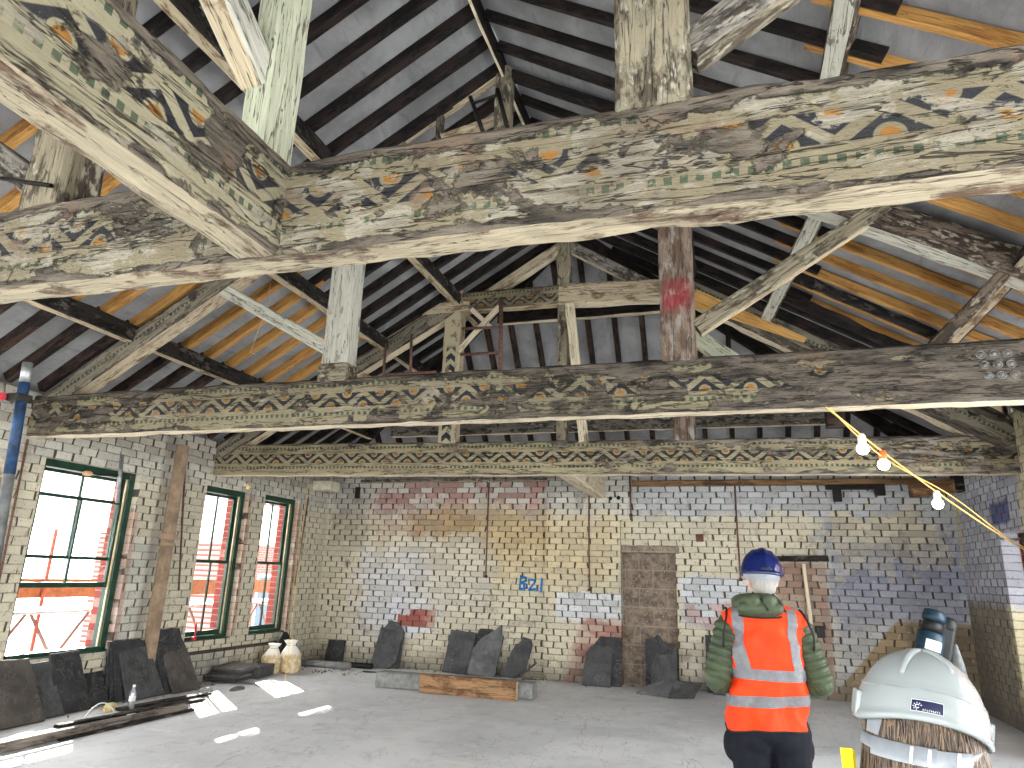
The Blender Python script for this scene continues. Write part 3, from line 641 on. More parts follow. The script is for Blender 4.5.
timber('upper_rafter', (-3.55, 5.70, 5.88), (-2.02, 5.70, 6.74), .10, .10, ('pale_pine', 'pale_pine'), T)
timber('upper_rafter', (-.35, 5.70, 5.80), (-1.88, 5.70, 6.70), .10, .10, ('dark', 'dark'), T)
timber('collar', (-2.62, 5.70, 6.06), (-2.04, 5.70, 6.18), .10, .07, ('pale_pine', 'pale_pine'), T)
timber('stub_post', (-2.66, 5.70, 5.72), (-2.66, 5.70, 6.36), .07, .07, 'rotten', T, up=(0, 1, 0))
timber('stub_post', (-3.10, 5.70, 5.72), (-3.10, 5.70, 6.10), .09, .07, 'flaky_grey', T, up=(0, 1, 0))
mb = MB(); mb.tube([(-2.30, 5.62, 6.46), (-2.12, 5.62, 5.95)], .022, 8); mb.tube([(-1.99, 5.58, 6.46), (-1.86, 5.58, 5.95)], .022, 8); mb.tube([(-2.26, 5.61, 6.36), (-1.97, 5.59, 6.40)], .016, 8); mb.build('iron_rods', 'iron', T, at(-2.1, 5.6, 6.2))
# --- far truss (stands a little askew)
T = thing('roof_truss', 'farthest painted roof truss, low in front of the end wall', 'roof truss', (RX, 9.05, Z0))
def q3(x, z, dy=.1): return (x, y3(x) + dy, z)
tie = timber('tie_beam', q3(XL, ZC), q3(XR, ZC), .20, H, ('frieze_back', 'soffit_far'), T, rough=.007, seg=.12)
timber('queen_post', q3(-3.71, ZT - .02), q3(-3.71, 5.78), .27, .2, ('pale_pine', 'chevron'), T, up=(0, 1, 0))
timber('queen_post', q3(-.41, ZT - .02), q3(-.41, 5.78), .28, .2, ('brown_post', 'brown_post'), T, up=(0, 1, 0))
timber('post', q3(-2.06, ZT - .02), q3(-2.06, 5.5), .15, .14, 'grey_post', T, up=(0, 1, 0))
timber('king_post', q3(-2.05, 5.72), q3(-2.05, 6.72), .20, .14, 'grey_post', T, up=(0, 1, 0))
timber('prop', q3(-1.74, ZT - .02, .0), q3(-1.95, 5.46, .0), .13, .07, ('soffit_far', 'soffit_far'), T, up=(0, 1, 0))
timber('straining_beam', q3(-3.60, 5.60), q3(-2.12, 5.63), .2, .29, ('frieze_small', 'pale_pine'), T)
timber('straining_beam', q3(-2.12, 5.63), q3(-.40, 5.60), .2, .32, ('pale_pine', 'soffit_far'), T, rough=.012)
timber('principal_rafter', q3(XL + .05, 3.34), q3(-3.6, 5.62), .22, .26, ('dots', 'soffit_far'), T)
timber('principal_rafter', q3(XR - .05, 3.44), q3(-.35, 5.68), .22, .44, ('dots', 'soffit_far'), T, rough=.014)
timber('brace', q3(-3.84, 3.85), q3(-5.25, 4.55), .10, .13, ('pale_pine', 'pale_pine'), T)
timber('brace', q3(-.28, 4.95), q3(.95, 3.95), .10, .24, ('mint_post', 'soffit_far'), T)
timber('upper_rafter', q3(-3.2, 5.70), q3(-2.1, 6.42), .12, .17, ('pale_pine', 'soffit_far'), T)
timber('upper_rafter', q3(-.7, 5.62), q3(-1.98, 6.42), .12, .17, ('flaky_grey', 'soffit_far'), T)
timber('knee_piece', q3(-3.95, 5.60, .06), q3(-4.95, 5.02, .06), .12, .20, ('pale_pine', 'pale_pine'), T)
timber('head_plate', q3(-4.35, 5.48, -.02), q3(-3.45, 5.52, -.02), .04, .16, ('pale_pine', 'pale_pine'), T)
timber('bracing_lath', q3(-3.42, 5.46, -.02), q3(-3.12, 5.16, -.02), .03, .07, ('soffit_far', 'soffit_far'), T)
timber('bracing_lath', q3(-2.98, 5.46, -.04), q3(-3.58, 4.80, -.04), .03, .08, ('soffit_far', 'soffit_far'), T)
# short trussed tie from the far truss to the end wall
o = timber('hip_tie_beam', (-2.03, 9.2, ZC), (-2.03, YB - .1, ZC), .24, H, ('soffit_far', 'soffit_far')); tag(o, 'pale peeling tie beam running from the far truss back into the brick pier', 'beam')
# leaning struts and loose panels behind the middle truss, right
mb = MB(); w = frame_of((-.2, 8.66, 5.30), (1.12, 8.66, 4.54)); mb.add([(0, -.008, -.16), (1.5, -.008, -.02), (1.5, -.008, .05), (0, -.008, .08), (0, .008, -.16), (1.5, .008, -.02), (1.5, .008, .05), (0, .008, .08)], [(0, 1, 2, 3), (7, 6, 5, 4), (0, 4, 5, 1), (1, 5, 6, 2), (2, 6, 7, 3), (3, 7, 4, 0)])
o = mb.build('plywood_panel', 'ply', None, w, local=True); tag(o, 'strip of bright orange plywood under the right rafter of the far truss', 'panel')
for i, (a, b, w_, m_, lab) in enumerate((((.86, 7.75, 5.10), (2.35, 7.75, 4.16), .10, 'charred', 'blackened broken board under the yellow rafters, the upper of two'), ((.75, 8.05, 4.98), (2.3, 8.05, 4.02), .12, 'dark', 'blackened broken board under the yellow rafters, the lower of two'))):
    o = timber('broken_board', a, b, .05, w_, m_, rough=.016); tag(o, lab, 'board')
mb = MB(); mb.box((1.25, 8.55, ZT), (1.45, 8.72, ZT + .22), 0, .01); o = mb.build('timber_block', 'dark_brown', None, at(1.35, 8.63, ZT)); tag(o, 'small dark brown timber block standing on the far truss, right half', 'block')

# ------------------------------------------------------------------ purlins, ridge, rafters
PG = 'roof purlins'
def purlin(p0, p1, w, h, ms, lab, up=(0, 0, 1)): o = timber('purlin', p0, p1, w, h, ms, None, rough=.012, seg=.2, up=up); tag(o, lab, 'purlin', PG)
for x, lab, ms in ((PX[0], 'lowest dark purlin with a pale chipped underside on the left roof slope', ('charred', 'pale_pine')), (PX[1], 'middle dark purlin with a pale underside on the left roof slope', ('charred', 'pale_pine')), (PX[2], 'topmost purlin with a pale underside on the left roof slope', ('charred', 'pale_pine'))):
    purlin((x, YN, zl(x) - .10), (x, yl(x) - .1, zl(x) - .10), .13, .19, ms, lab)
for x, lab in ((PXR[0], 'lowest rotten purlin on the right roof slope'), (PXR[2], 'topmost pale purlin on the right roof slope beside the post')):
    purlin((x, YN, zr(x) - .10), (x, min(yr(x) - .1, 8.75), zr(x) - .10), .12, .17, ('charred', 'pale_pine'), lab, (.5, 0, .87))
purlin((.88, YN, 5.06), (.90, 5.85, 5.06), .15, .15, ('rotten', 'white_post'), 'pale peeling middle purlin on the right slope, nearer length over the big beam', (.5, 0, .87))
purlin((1.06, 5.80, 5.00), (.68, 8.78, 4.92), .15, .14, ('rotten', 'white_post'), 'pale peeling middle purlin on the right slope, farther length behind the diagonal brace', (.5, 0, .87))
for y, lab, ms in ((9.95, 'upper purlin of the end roof slope with a white underside', ('dark', 'soffit_far')), (11.15, 'lower purlin of the end roof slope, seen between the two far beams', ('flaky_grey', 'soffit_far'))):
    k = (y - HY) / (YB - HY); dz = .14 if y < 10 else .30; purlin((RX - (RX - XL) * k + .1, y, zh(y) - dz), (RX + (XR - RX) * k - .1, y, zh(y) - dz), .12, .24, ms, lab)
o = timber('ridge_board', (RX, YN, RZ + .0), (RX, HY, RZ + .0), .035, .22, ('dark', 'soffit_far'), None, seg=.3); tag(o, 'ridge board along the top of the roof with a pale worn lower edge', 'ridge board')
for sx, xe, fn, lab in ((-1, XL, yl, 'left hip rafter running down to the far left corner'), (1, XR, yr, 'right hip rafter running down to the far right corner')):
    o = timber('hip_rafter', (xe - .05 * sx, YB - .05, 3.50), (RX, HY, RZ - .04), .06, .2, 'dark', None, seg=.3); tag(o, lab, 'rafter')
RH, RW_ = .125, .078
def rafter(pa, pb, mat, lab, group, w=None, h=None):
    o = timber('rafter', pa, pb, w or RW_, h or RH, mat, None, rough=.004, seg=.6); tag(o, lab, 'rafter', group); return o
def lp(x, y): return (x, y, zl(x) + RH / 2)
def rp(x, y): return (x, y, zr(x) + RH / 2)
def hp(x, y): return (x, y, zh(y) + RH / 2)
y = 2.49
while y < YB - .4:
    top = RX if y < HY else XL + (YB - y) / (YB - HY) * (RX - XL)
    lo = 'old dark rafter on the left roof slope between eaves and lowest purlin'
    if y < 8.5:
        rafter(lp(XL + .0, y), lp(PX[0] - .05, y), 'dark_brown', lo, 'lower left rafters')
        rafter(lp(PX[0] - .06, y + .02), lp(PX[1] + .1, y + .02), 'new', 'new yellow pine rafter on the left roof slope between lowest and middle purlin', 'new left rafters')
        rafter(lp(PX[1] - .1, y), lp(RX - .03, y), 'dark', 'old dark rafter on the left roof slope between middle purlin and ridge', 'upper left rafters')
    elif top - XL > .4:
        rafter(lp(XL, y), lp(top - .04, y), 'dark', 'dark jack rafter on the left slope at the far hipped end', 'far left jack rafters')
    y += .395
y = 2.49 + .0
y = 2.49
ys = [6.18 + .41 * i for i in range(-9, 14)]
for y in ys:
    top = RX if y < HY else XR - (YB - y) / (YB - HY) * (XR - RX)
    if y < 8.5:
        rafter(rp(RX + .03, y), rp(1.15, y), 'dark', 'old dark rafter on the right roof slope between ridge and middle purlin', 'upper right rafters', .055, .095)
        rafter(rp(.72, y + .062), rp(XR, y + .062), 'new', 'new yellow pine rafter on the lower right roof slope', 'new right rafters', .05, .10)
    elif XR - top > .4:
        rafter(rp(top + .04, y), rp(1.95, y) if 8.9 < y < 11.0 else rp(XR, y), 'dark', 'dark jack rafter on the right slope at the far hipped end', 'far right jack rafters')
x = XL + .35
while x < XR - .2:
    yt = HY + (YB - HY) * (abs(x - RX) / ((RX - XL) if x < RX else (XR - RX)))
    if YB - yt > .35: rafter(hp(x, YB - .02), hp(x, yt + .05), 'dark_brown', 'dark rafter on the far end roof slope above the end wall', 'end slope rafters')
    x += .43
# timber wall plates
mb = MB()
o = timber('wall_plate', (-1.45, YB - .06, 3.235), (2.95, YB - .06, 3.245), .12, .085, ('plate', 'plate'), None, seg=.3); tag(o, 'orange-brown timber plate along the top of the end wall, right of the pier', 'timber plate')
o = timber('wall_plate', (-6.7, YB - .05, 3.325), (-2.96, YB - .05, 3.335), .10, .05, ('flaky_grey', 'pale_pine'), None, seg=.3); tag(o, 'thin pale timber plate along the top of the end wall, left of the pier', 'timber plate')
o = timber('timber_block', (2.72, YB - .50, 3.05), (3.30, YB - .50, 3.12), .18, .21, ('oak_block', 'oak_block'), None, seg=.12); tag(o, 'short rough brown beam end held up in the top right corner of the end wall', 'beam')
mb = MB(); mb.box((3.28, YB - .61, 3.02), (3.42, YB - .39, 3.28), 0, .008); mb.build('dark_end_cap', 'charred', o, at(3.2, YB - .45, 3.2))
mb = MB(); mb.box((1.62, YB - .10, 3.12), (2.44, YB - .02, 3.19), 0, .006); mb.box((1.72, YB - .1, 2.93), (1.84, YB - .02, 3.14), 0, .006); mb.box((2.32, YB - .14, 3.02), (2.46, YB - .04, 3.20), 0, .006)
o = mb.build('iron_bracket', 'iron', None, at(1.9, YB - .06, 3.1)); tag(o, 'black iron bracket under the timber plate on the end wall, right side', 'bracket')
mb = MB(); mb.box((-6.84, YB - .03, 3.0), (-6.74, YB + .01, 3.22), 0, .004); o = mb.build('wall_slot', 'iron', None, at(-6.79, YB - .01, 3.0)); tag(o, 'black vertical iron slot high on the end wall near the left corner', 'iron slot')
mb = MB(); mb.box((XL, YB - 0.62, 3.09), (XL + .40, YB - .30, 3.27), 0, .02); o = mb.build('padstone', 'padstone', None, at(XL + .2, YB - .45, 3.09)); tag(o, 'pale padstone at the top of the left wall in the far corner', 'stone block')

# ------------------------------------------------------------------ slates leaning on the walls
def outline(pts, thick, name, mat, world, seed, rough=.006):
    """a split stone slab: polygon in local x,z; back face at y=0, front at y=-thick, edges chipped"""
    rnd = random.Random(seed); P = []
    for (x0, z0), (x1, z1) in zip(pts, pts[1:] + pts[:1]):
        L = math.hypot(x1 - x0, z1 - z0); n = max(1, int(L / .055))
        for i in range(n):
            k = i / n; j = 0 if i == 0 else rough
            P.append((x0 + (x1 - x0) * k + rnd.uniform(-j, j), max(0, z0 + (z1 - z0) * k + (rnd.uniform(-j, j) if z0 + (z1 - z0) * k > .01 else 0))))
    mb = MB(); n = len(P); cx = sum(p[0] for p in P) / n; cz = sum(p[1] for p in P) / n
    def ring(s, y): return [(cx + (x - cx) * s, y + NZ.noise(V((x * 6, z * 6, seed))) * .004, cz + (z - cz) * s) for x, z in P]
    rg = [ring(.5, 0), ring(.985, 0), ring(1, -.004), ring(1, -thick + .004), ring(.985, -thick), ring(.80, -thick), ring(.45, -thick - .003)]
    mb.rings(rg, sm=False)
    return mb.build(name, mat, None, world, local=True)
SG = 'loose stone slates'
def slate(x, y, w, h, lean, rz, lab, pts=None, mat='slate', th=.03, z=0.0, group=None, seed=None, tilt=0):
    if pts is None: pts = [(-w / 2, 0), (w / 2, 0), (w / 2, h), (-w / 2, h)]
    wd = M.Translation(V((x, y, z))) @ M.Rotation(R(rz), 4, 'Z') @ M.Rotation(R(-lean), 4, 'X') @ M.Rotation(R(tilt), 4, 'Y')
    o = outline(pts, th, 'slate', mat, wd, seed or int((x * 31 + y * 17) * 10)); tag(o, lab, 'slate', group or SG); return o
LWX = XL
def lslate(y, w, h, d, lab, **k):
    """leans on the left wall: base d out from the wall"""
    lean = math.degrees(math.asin(min(.8, max(.03, (d - .01)) / h))); return slate(LWX + d, y, w, h, lean, 90 + k.pop('rz', 0), lab, **k)
lslate(5.84, .66, .72, .42, 'broad brown-grey slate below the left window, at the left edge of the photo', mat='slate_brown', th=.035)
lslate(5.40, .44, .62, .56, 'slate cut off by the photo edge, in front of the broad brown one', mat='slate_brown', th=.03, pts=[(-.2, 0), (.17, 0), (.14, .40), (-.05, .52), (-.2, .5)])
lslate(6.32, .30, .64, .32, 'slim grey slate, third from the left edge below the big window', mat='slate', pts=[(-.15, 0), (.17, 0), (.10, .62), (-.14, .62)])
lslate(6.62, .42, .68, .29, 'dark slate standing tallest against the sill of the big window', mat='slate_dark', pts=[(-.20, 0), (.24, 0), (.18, .68), (-.20, .68)])
lslate(7.04, .30, .40, .20, 'small low dark slate left of the water bottle', mat='slate_dark')
for i, (dy, d, h) in enumerate(((-.10, .10, .70), (-.06, .15, .69), (-.02, .20, .69))):
    lslate(7.56 + dy, .50, h, d, ('dark slate at the back of the bundle behind the water bottle', 'dark slate in the middle of the bundle behind the water bottle', 'third slate of the bundle behind the water bottle')[i], mat='slate_dark', th=.035)
lslate(7.64, .56, .70, .30, 'front slate of the bundle behind the water bottle', mat='slate', th=.032, pts=[(-.27, 0), (.34, 0), (.20, .69), (-.28, .70)])
for i in range(4):
    lslate(8.16 + .012 * i, .44, .80 - .01 * i, .16 + .045 * i, ('rearmost slate', 'second slate from the wall', 'third slate from the wall', 'fourth slate from the wall')[i] + ' of the bundle right of the downpipe', mat='slate_dark', th=.035)
lslate(8.28, .50, .76, .38, 'front slate of the bundle right of the downpipe', mat='slate_brown', th=.03, pts=[(-.24, 0), (.26, 0), (.22, .5), (.16, .76), (-.10, .77), (-.25, .5)])
# slates on the end wall
def bslate(x, w, h, d, lab, **k):
    yb = YB - k.pop('off', 0); lean = math.degrees(math.asin(min(.8, (d - .01) / h))); return slate(x, yb - d, w, h, lean, k.pop('rz', 0), lab, **k)
bslate(-6.92, .36, .40, .10, 'small slate by the corner on the end wall, leftmost there', mat='slate_dark')
bslate(-5.80, .46, .76, .13, 'round-topped slate behind the clipped one on the end wall', mat='slate', pts=[(-.20, 0), (.22, 0), (.24, .60), (.10, .77), (-.06, .80), (-.16, .68)])
bslate(-5.84, .50, .70, .24, 'upright slate with a clipped foot under the red brick patch', mat='slate', th=.04, pts=[(-.25, 0), (.13, 0), (.24, .12), (.27, .64), (.20, .68), (-.20, .70)])
bslate(-4.48, .48, .70, .22, 'neat rectangular slate just left of the pointed one', mat='slate', th=.045, tilt=4)
bslate(-4.02, .50, .76, .14, 'slate behind the pointed one on the end wall', mat='slate_dark', pts=[(-.22, 0), (.25, 0), (.25, .6), (.12, .74), (-.12, .74), (-.22, .5)])
bslate(-3.98, .50, .86, .27, 'pointed pale-veined slate in the middle of the end wall', mat='slate_pale', th=.04, pts=[(-.26, 0), (.22, 0), (.27, .66), (.22, .72), (.20, .86), (.02, .70), (-.10, .62), (-.24, .42)], tilt=3)
bslate(-3.46, .40, .68, .24, 'slate with a stepped head right of the pointed one', mat='slate', th=.035, pts=[(-.20, 0), (.02, 0), (.20, .14), (.24, .58), (.20, .66), (.06, .68), (.0, .56), (-.06, .54)], tilt=5)
bslate(-1.90, .46, .74, .17, 'dark slate behind, against the pier left of the blocked doorway', mat='slate_dark', off=.12, th=.04, pts=[(-.2, 0), (.26, 0), (.26, .74), (-.1, .74), (-.2, .6)])
bslate(-2.0, .44, .72, .28, 'front slate with a cut corner left of the blocked doorway', mat='slate', off=.12, th=.035, pts=[(-.25, 0), (.20, 0), (.22, .70), (.02, .73), (-.14, .60), (-.22, .5)])
bslate(-1.06, .44, .78, .10, 'rear slate with a chipped head in front of the blocked doorway', mat='slate_dark', pts=[(-.22, 0), (.22, 0), (.2, .66), (.06, .70), (-.02, .80), (-.1, .74), (-.22, .72)])
bslate(-.98, .40, .62, .24, 'slate leaning in front of the chipped one at the blocked doorway', mat='slate', pts=[(-.2, 0), (.2, 0), (.2, .64), (-.02, .66), (-.16, .46), (-.22, .3)])
slate(-1.02, 11.02, .6, .5, 62, -8, 'broken slate lying propped on the floor at the blocked doorway, left piece', pts=[(-.32, .02), (.18, 0), (.34, .34), (.10, .42), (-.20, .20)], mat='slate_pale')
slate(-.66, 10.98, .5, .4, 66, 14, 'broken slate lying propped on the floor at the blocked doorway, right piece', pts=[(-.22, 0), (.16, .02), (.36, .40), (-.05, .42)], mat='slate')
bslate(-.10, .48, .84, .16, 'dark slate half hidden behind the person in orange', mat='slate_dark', th=.04)
bslate(-.04, .50, .62, .34, 'lower slate just behind the arm of the person in orange', mat='slate', th=.03, pts=[(-.2, 0), (.3, 0), (.3, .5), (.0, .62), (-.12, .4)])
# flat piles below the far left windows
FG = 'flat pile of slates under the windows'
for i in range(4):
    w = M.Translation(V((-7.12 + .02 * i, 9.05 + .02 * i, .035 + .043 * i))) @ M.Rotation(R(6 - 4 * i), 4, 'Z') @ M.Rotation(R(-90 + (8 if i > 1 else 0)), 4, 'X')
    o = outline([(-.26, -.34), (.24, -.34), (.26, .34), (-.24, .36)], .04, 'slate', 'slate_brown' if i % 2 else 'slate_dark', w, 50 + i)
    for v in o.data.vertices: pass
    tag(o, ('lowest', 'second', 'third', 'top')[i] + ' slate of the flat heap under the second window', 'slate', FG)
o = timber('stone_kerb', (-7.02, 9.62, .09), (-7.08, 10.12, .09), .22, .17, ('slate', 'slate'), None, rough=.008); tag(o, 'low dark stone block on the floor left of the two sacks', 'stone block')

# ------------------------------------------------------------------ things on the floor
def sack(x, y, h, r, lab, seed, tilt):
    rnd = random.Random(seed); mb = MB(); rg = []
    for i in range(15):
        k = i / 14; z = h * k
        rr = r * (1.0 + .10 * math.sin(k * 3.0) if k < .55 else 1.10 - (k - .55) / .30 * .62 if k < .85 else .42 + (k - .85) * 2.0)
        if i == 0: rr = r * .86
        ring = []
        for j in range(28):
            t_ = j / 28 * 2 * math.pi; nz = NZ.noise(V((math.cos(t_) * 1.5, math.sin(t_) * 1.5, k * 4 + seed))) * .12 + math.sin(t_ * 7 + seed) * .07 * max(0, k - .35)
            ring.append((x + rr * (1 + nz) * math.cos(t_) + tilt * k * k, y + rr * .9 * (1 + nz) * math.sin(t_), z * (1 + .1 * nz)))
        rg.append(ring)
    mb.rings(rg); o = mb.build('rubble_sack', 'sack', None, at(x, y, 0)); tag(o, lab, 'sack', 'rubble sacks under the third window')
    m2 = MB(); m2.tube([(x + r * .46 * math.cos(a) + tilt * .72, y + r * .42 * math.sin(a), h * .845) for a in [i * 2 * math.pi / 16 for i in range(17)]], .008, 6); m2.build('tie', 'string', o, at(x, y, h * .84)); return o
sack(-7.12, 10.22, .46, .15, 'left sack with a drooping white top under the third window', 3, .05)
sack(-6.90, 10.46, .50, .16, 'right sack with a flared white top under the third window', 8, -.03)
mb = MB(); mb.rings([[( -7.25 + .13 * s_ * math.cos(a) * (1 + .2 * math.sin(3 * a)), 10.72 + .2 * s_ * math.sin(a), z) for a in [i * math.pi / 8 for i in range(16)]] for s_, z in ((.8, 0), (1.05, .1), (1.0, .3), (.7, .5), (.2, .60))]); o = mb.build('bin_bag', 'blackplastic', None, at(-7.25, 10.72, 0)); tag(o, 'black rubbish bag behind the two sacks', 'bag')
def pipe(p, q, r, lab, mat): m_ = MB(); m_.tube([p, q], r, 14); o = m_.build('pole', mat, None, at(*p)); tag(o, lab, 'pole'); return o
pipe((-7.25, 11.22, .06), (-6.25, 11.27, .06), .055, 'grey pole lying at the foot of the end wall, in the left corner', 'stone')
pipe((-7.2, 11.46, .05), (-5.95, 11.50, .05), .045, 'black pole lying behind the grey one in the left corner', 'blackplastic')
# long skirting timber and strips along the left wall
o = timber('floor_plank', (-6.20, 4.9, .045), (-6.12, 7.25, .045), .06, .085, ('dusty', 'dusty'), None, seg=.2); tag(o, 'long dusty plank on edge along the left, in front of the slates', 'plank')
for p, q, w_, lab in (((-6.62, 6.0, .02), (-6.40, 7.85, .02), .09, 'dark timber strip on the floor behind the long plank'), ((-6.76, 6.9, .025), (-6.60, 8.2, .025), .11, 'dark timber strip on the floor before the slate bundles'), ((-6.12, 5.6, .012), (-6.06, 7.3, .012), .05, 'thin black strip on the floor in front of the long plank')):
    o = timber('timber_strip', p, q, w_, .03, ('charred', 'charred'), None, seg=.2); tag(o, lab, 'strip')
w = at(-6.70, 7.02, .04); t = thing('water_bottle', 'clear plastic water bottle standing on the floor before the slates', 'bottle', (-6.70, 7.02, .0))
mb = MB(); mb.lathe([(.030, 0), (.036, .006), (.036, .07), (.033, .085), (.036, .10), (.036, .17), (.030, .20), (.014, .235), (.014, .25)], 18, c=(-6.70, 7.02, 0)); mb.build('bottle_body', 'bottle', t, at(-6.70, 7.02, 0))
mb = MB(); mb.lathe([(.016, .25), (.016, .272), (.013, .275)], 14, c=(-6.70, 7.02, 0)); mb.build('bottle_cap', 'white_plastic', t, at(-6.70, 7.02, .25))
mb = MB(); mb.lathe([(.0368, .10), (.0368, .16)], 18, c=(-6.70, 7.02, 0), cap=False); mb.build('bottle_label', 'label', t, at(-6.70, 7.02, .1))
mb = MB(); mb.tube([(-6.62 + .0 * i, 6.30 + .042 * i, .02 + .14 * math.sin(i / 10 * math.pi) ** .8) for i in range(11)] + [(-6.55, 6.80, .02), (-6.5, 6.72, .015), (-6.46, 6.85, .012)], .007, 8); o = mb.build('cable_offcut', 'white_plastic', None, at(-6.6, 6.5, 0)); tag(o, 'white cable offcut looping off the floor before the slates', 'cable')
def lump(x, y, s_, mat, name, lab, seed, z=0):
    bm = bmesh.new(); bmesh.ops.create_icosphere(bm, subdivisions=2, radius=1)
    for v in bm.verts: n_ = NZ.noise(v.co * 1.3 + V((seed, 0, 0))); v.co = V((v.co.x * s_[0], v.co.y * s_[1], v.co.z * s_[2])) * (1 + .45 * n_); v.co.z = max(v.co.z, -s_[2] * .5)
    mb = MB(); mb.bm(bm); o = mb.build(name, mat, None, at(x, y, z + s_[2] * .5), local=True); tag(o, lab, 'rubble'); return o
lump(-6.86, 6.86, (.06, .08, .07), 'paleb', 'rubble_lump', 'small pale yellow lump between the low slate and the bottle', 2)
lump(-6.72, 8.30, (.07, .11, .05), 'stone', 'rubble_lump', 'pale stone lump at the foot of the slate bundle right of the downpipe', 5)
lump(-6.55, 8.72, (.05, .14, .03), 'slate_pale', 'rubble_lump', 'flat chip of stone beside the left sun patch', 6)
rnd = random.Random(5); mb = MB()                                    # fine rubble nobody could count
for i in range(420):
    z_ = rnd.random()
    if z_ < .45: x, y = rnd.uniform(-7.2, -.2), YB - abs(rnd.gauss(0, .12)) - .05
    elif z_ < .8: x, y = XL + abs(rnd.gauss(0, .22)) + .05, rnd.uniform(5, 11.5)
    else: x, y = rnd.gauss(-6.4, .35), rnd.uniform(10.6, 11.2)
    if -2.95 < x < -1.66: y -= .12
    s_ = rnd.uniform(.008, .032); c = V((x, y, s_ * .4)); q = [c + V((rnd.uniform(-1, 1), rnd.uniform(-1, 1), rnd.uniform(-.4, .8))) * s_ for _ in range(5)]
    mb.add(q, [(0, 1, 2), (0, 2, 3), (0, 3, 4), (0, 4, 1), (1, 4, 3, 2)])
o = mb.build('rubble', 'debris'); tag(o, 'fine rubble and grit swept along the foot of the walls', 'rubble', None, 'stuff')
for p, q, lab in (((-3.30, 11.62, .05), (-2.98, 11.40, .30), 'broken lath sticking up right of the stepped slate'), ((-3.25, 11.55, .02), (-2.80, 11.45, .06), 'broken lath flat on the rubble right of the stepped slate')):
    o = timber('broken_lath', p, q, .03, .02, ('rotten', 'rotten'), None); tag(o, lab, 'lath')
# stone lintel with a brown timber lying against it
o = timber('stone_lintel', (-5.0, 9.95, .105), (-2.62, 10.0, .105), .30, .21, ('stone', 'stone'), None, rough=.006); tag(o, 'long grey stone lintel lying on the floor in the middle of the room', 'stone block')
lt = timber('timber_baulk', (-4.24, 9.74, .125), (-2.80, 9.70, .125), .11, .25, ('oak_block', 'oak_block'), None, rough=.012, seg=.10); tag(lt, 'rough brown timber baulk lying in front of the grey lintel', 'timber')
mb = MB(); mb.add([(-2.795, 9.645, .01), (-2.795, 9.755, .01), (-2.795, 9.755, .24), (-2.795, 9.645, .24)], [(0, 1, 2, 3)]); mb.build('sawn_end', 'bark_end', lt, at(-2.857, 9.72, .12))
o = timber('flat_board', (-4.9, 10.40, .022), (-3.2, 10.46, .022), .16, .03, ('rotten', 'rotten'), None); tag(o, 'thin board lying flat behind the grey lintel', 'board')
o = timber('timber_strip', (-5.9, 11.1, .012), (-4.9, 11.32, .012), .04, .02, ('charred', 'charred'), None); tag(o, 'thin black strip on the floor below the upright slate with the clipped foot', 'strip')

# ------------------------------------------------------------------ fittings on the walls
CG = 'rusty conduits on the end wall'
for x, y, z0, z1, lab in ((-4.08, YB - .02, 1.62, 3.28, 'leftmost rusty conduit on the end wall, above the graffiti'), (-2.19, YB - .14, 1.46, 3.05, 'rusty conduit running down the brick pier'), (.24, YB - .02, 1.70, 3.24, 'rusty conduit above the person in the blue helmet'), (-1.50 + .02, YB - .14, 2.70, 3.2, 'short conduit down the edge of the pier')):
    t = thing('conduit', lab, 'conduit', (x, y, z1), CG); mb = MB(); mb.tube([(x, y, z1), (x, y, z0 + .8), (x + .01, y, z0)], .013, 8); mb.build('conduit_tube', 'rustpipe', t, at(x, y, z1))
    mb = MB(); mb.lathe([(.028, -.03), (.03, 0), (.022, .02)], 12, c=(x + .01, y, z0)); mb.build('end_box', 'rust', t, at(x, y, z0))
LG = 'conduits on the left wall'
for y0, y1, z0, z1, lab in ((5.62, 5.66, 1.25, 2.95, 'dark conduit on the left wall, left of the biggest window'), (8.03, 8.28, 1.30, 3.0, 'thin conduit between the downpipe and the second window'), (11.22, 11.10, 1.35, 2.95, 'thin brown conduit right of the third window'), (5.05, 5.12, .9, 2.8, 'rusty conduit at the far left edge of the left wall')):
    mb = MB(); mb.tube([(XL + .015, y0, z1), (XL + .015, (y0 + y1) / 2, (z0 + z1) / 2), (XL + .015, y1, z0)], .012, 8); o = mb.build('conduit', 'rustpipe', None, at(XL + .015, y0, z1)); tag(o, lab, 'conduit', LG)
t = thing('downpipe', 'dusty square downpipe between the first and second left windows', 'pipe', (XL + .07, 7.86, .3))
mb = MB(); mb.box((XL + .01, 7.80, .3), (XL + .13, 7.93, 3.3), 0, .01); mb.build('pipe_shaft', 'downpipe', t, at(XL + .07, 7.86, .3))
mb = MB(); mb.box((XL, 7.77, 1.98), (XL + .155, 7.96, 2.06), 0, .01); mb.box((XL, 7.78, 1.90), (XL + .145, 7.95, 1.93), 0, .006); mb.build('pipe_collar', 'downpipe', t, at(XL + .07, 7.86, 2.0))
t = thing('wall_lamp', 'small pale bulb on the left wall above the second window', 'lamp', (XL + .04, 9.37, 2.9))
mb = MB(); mb.tube([(XL, 9.37, 2.93), (XL + .06, 9.37, 2.93)], .022, 10); mb.build('lamp_holder', 'white_plastic', t, at(XL, 9.37, 2.93))
bm = bmesh.new(); bmesh.ops.create_uvsphere(bm, u_segments=14, v_segments=10, radius=.04); bmesh.ops.translate(bm, verts=bm.verts[:], vec=(XL + .09, 9.37, 2.90)); mb = MB(); mb.bm(bm, 0, True); mb.build('bulb', simple('amber_bulb', (226, 190, 130), .3), t, at(XL + .09, 9.37, 2.9))
t = thing('tube_lamp', 'bare tube lamp hanging upright in front of the biggest left window', 'lamp', (-7.15, 6.70, 2.4))
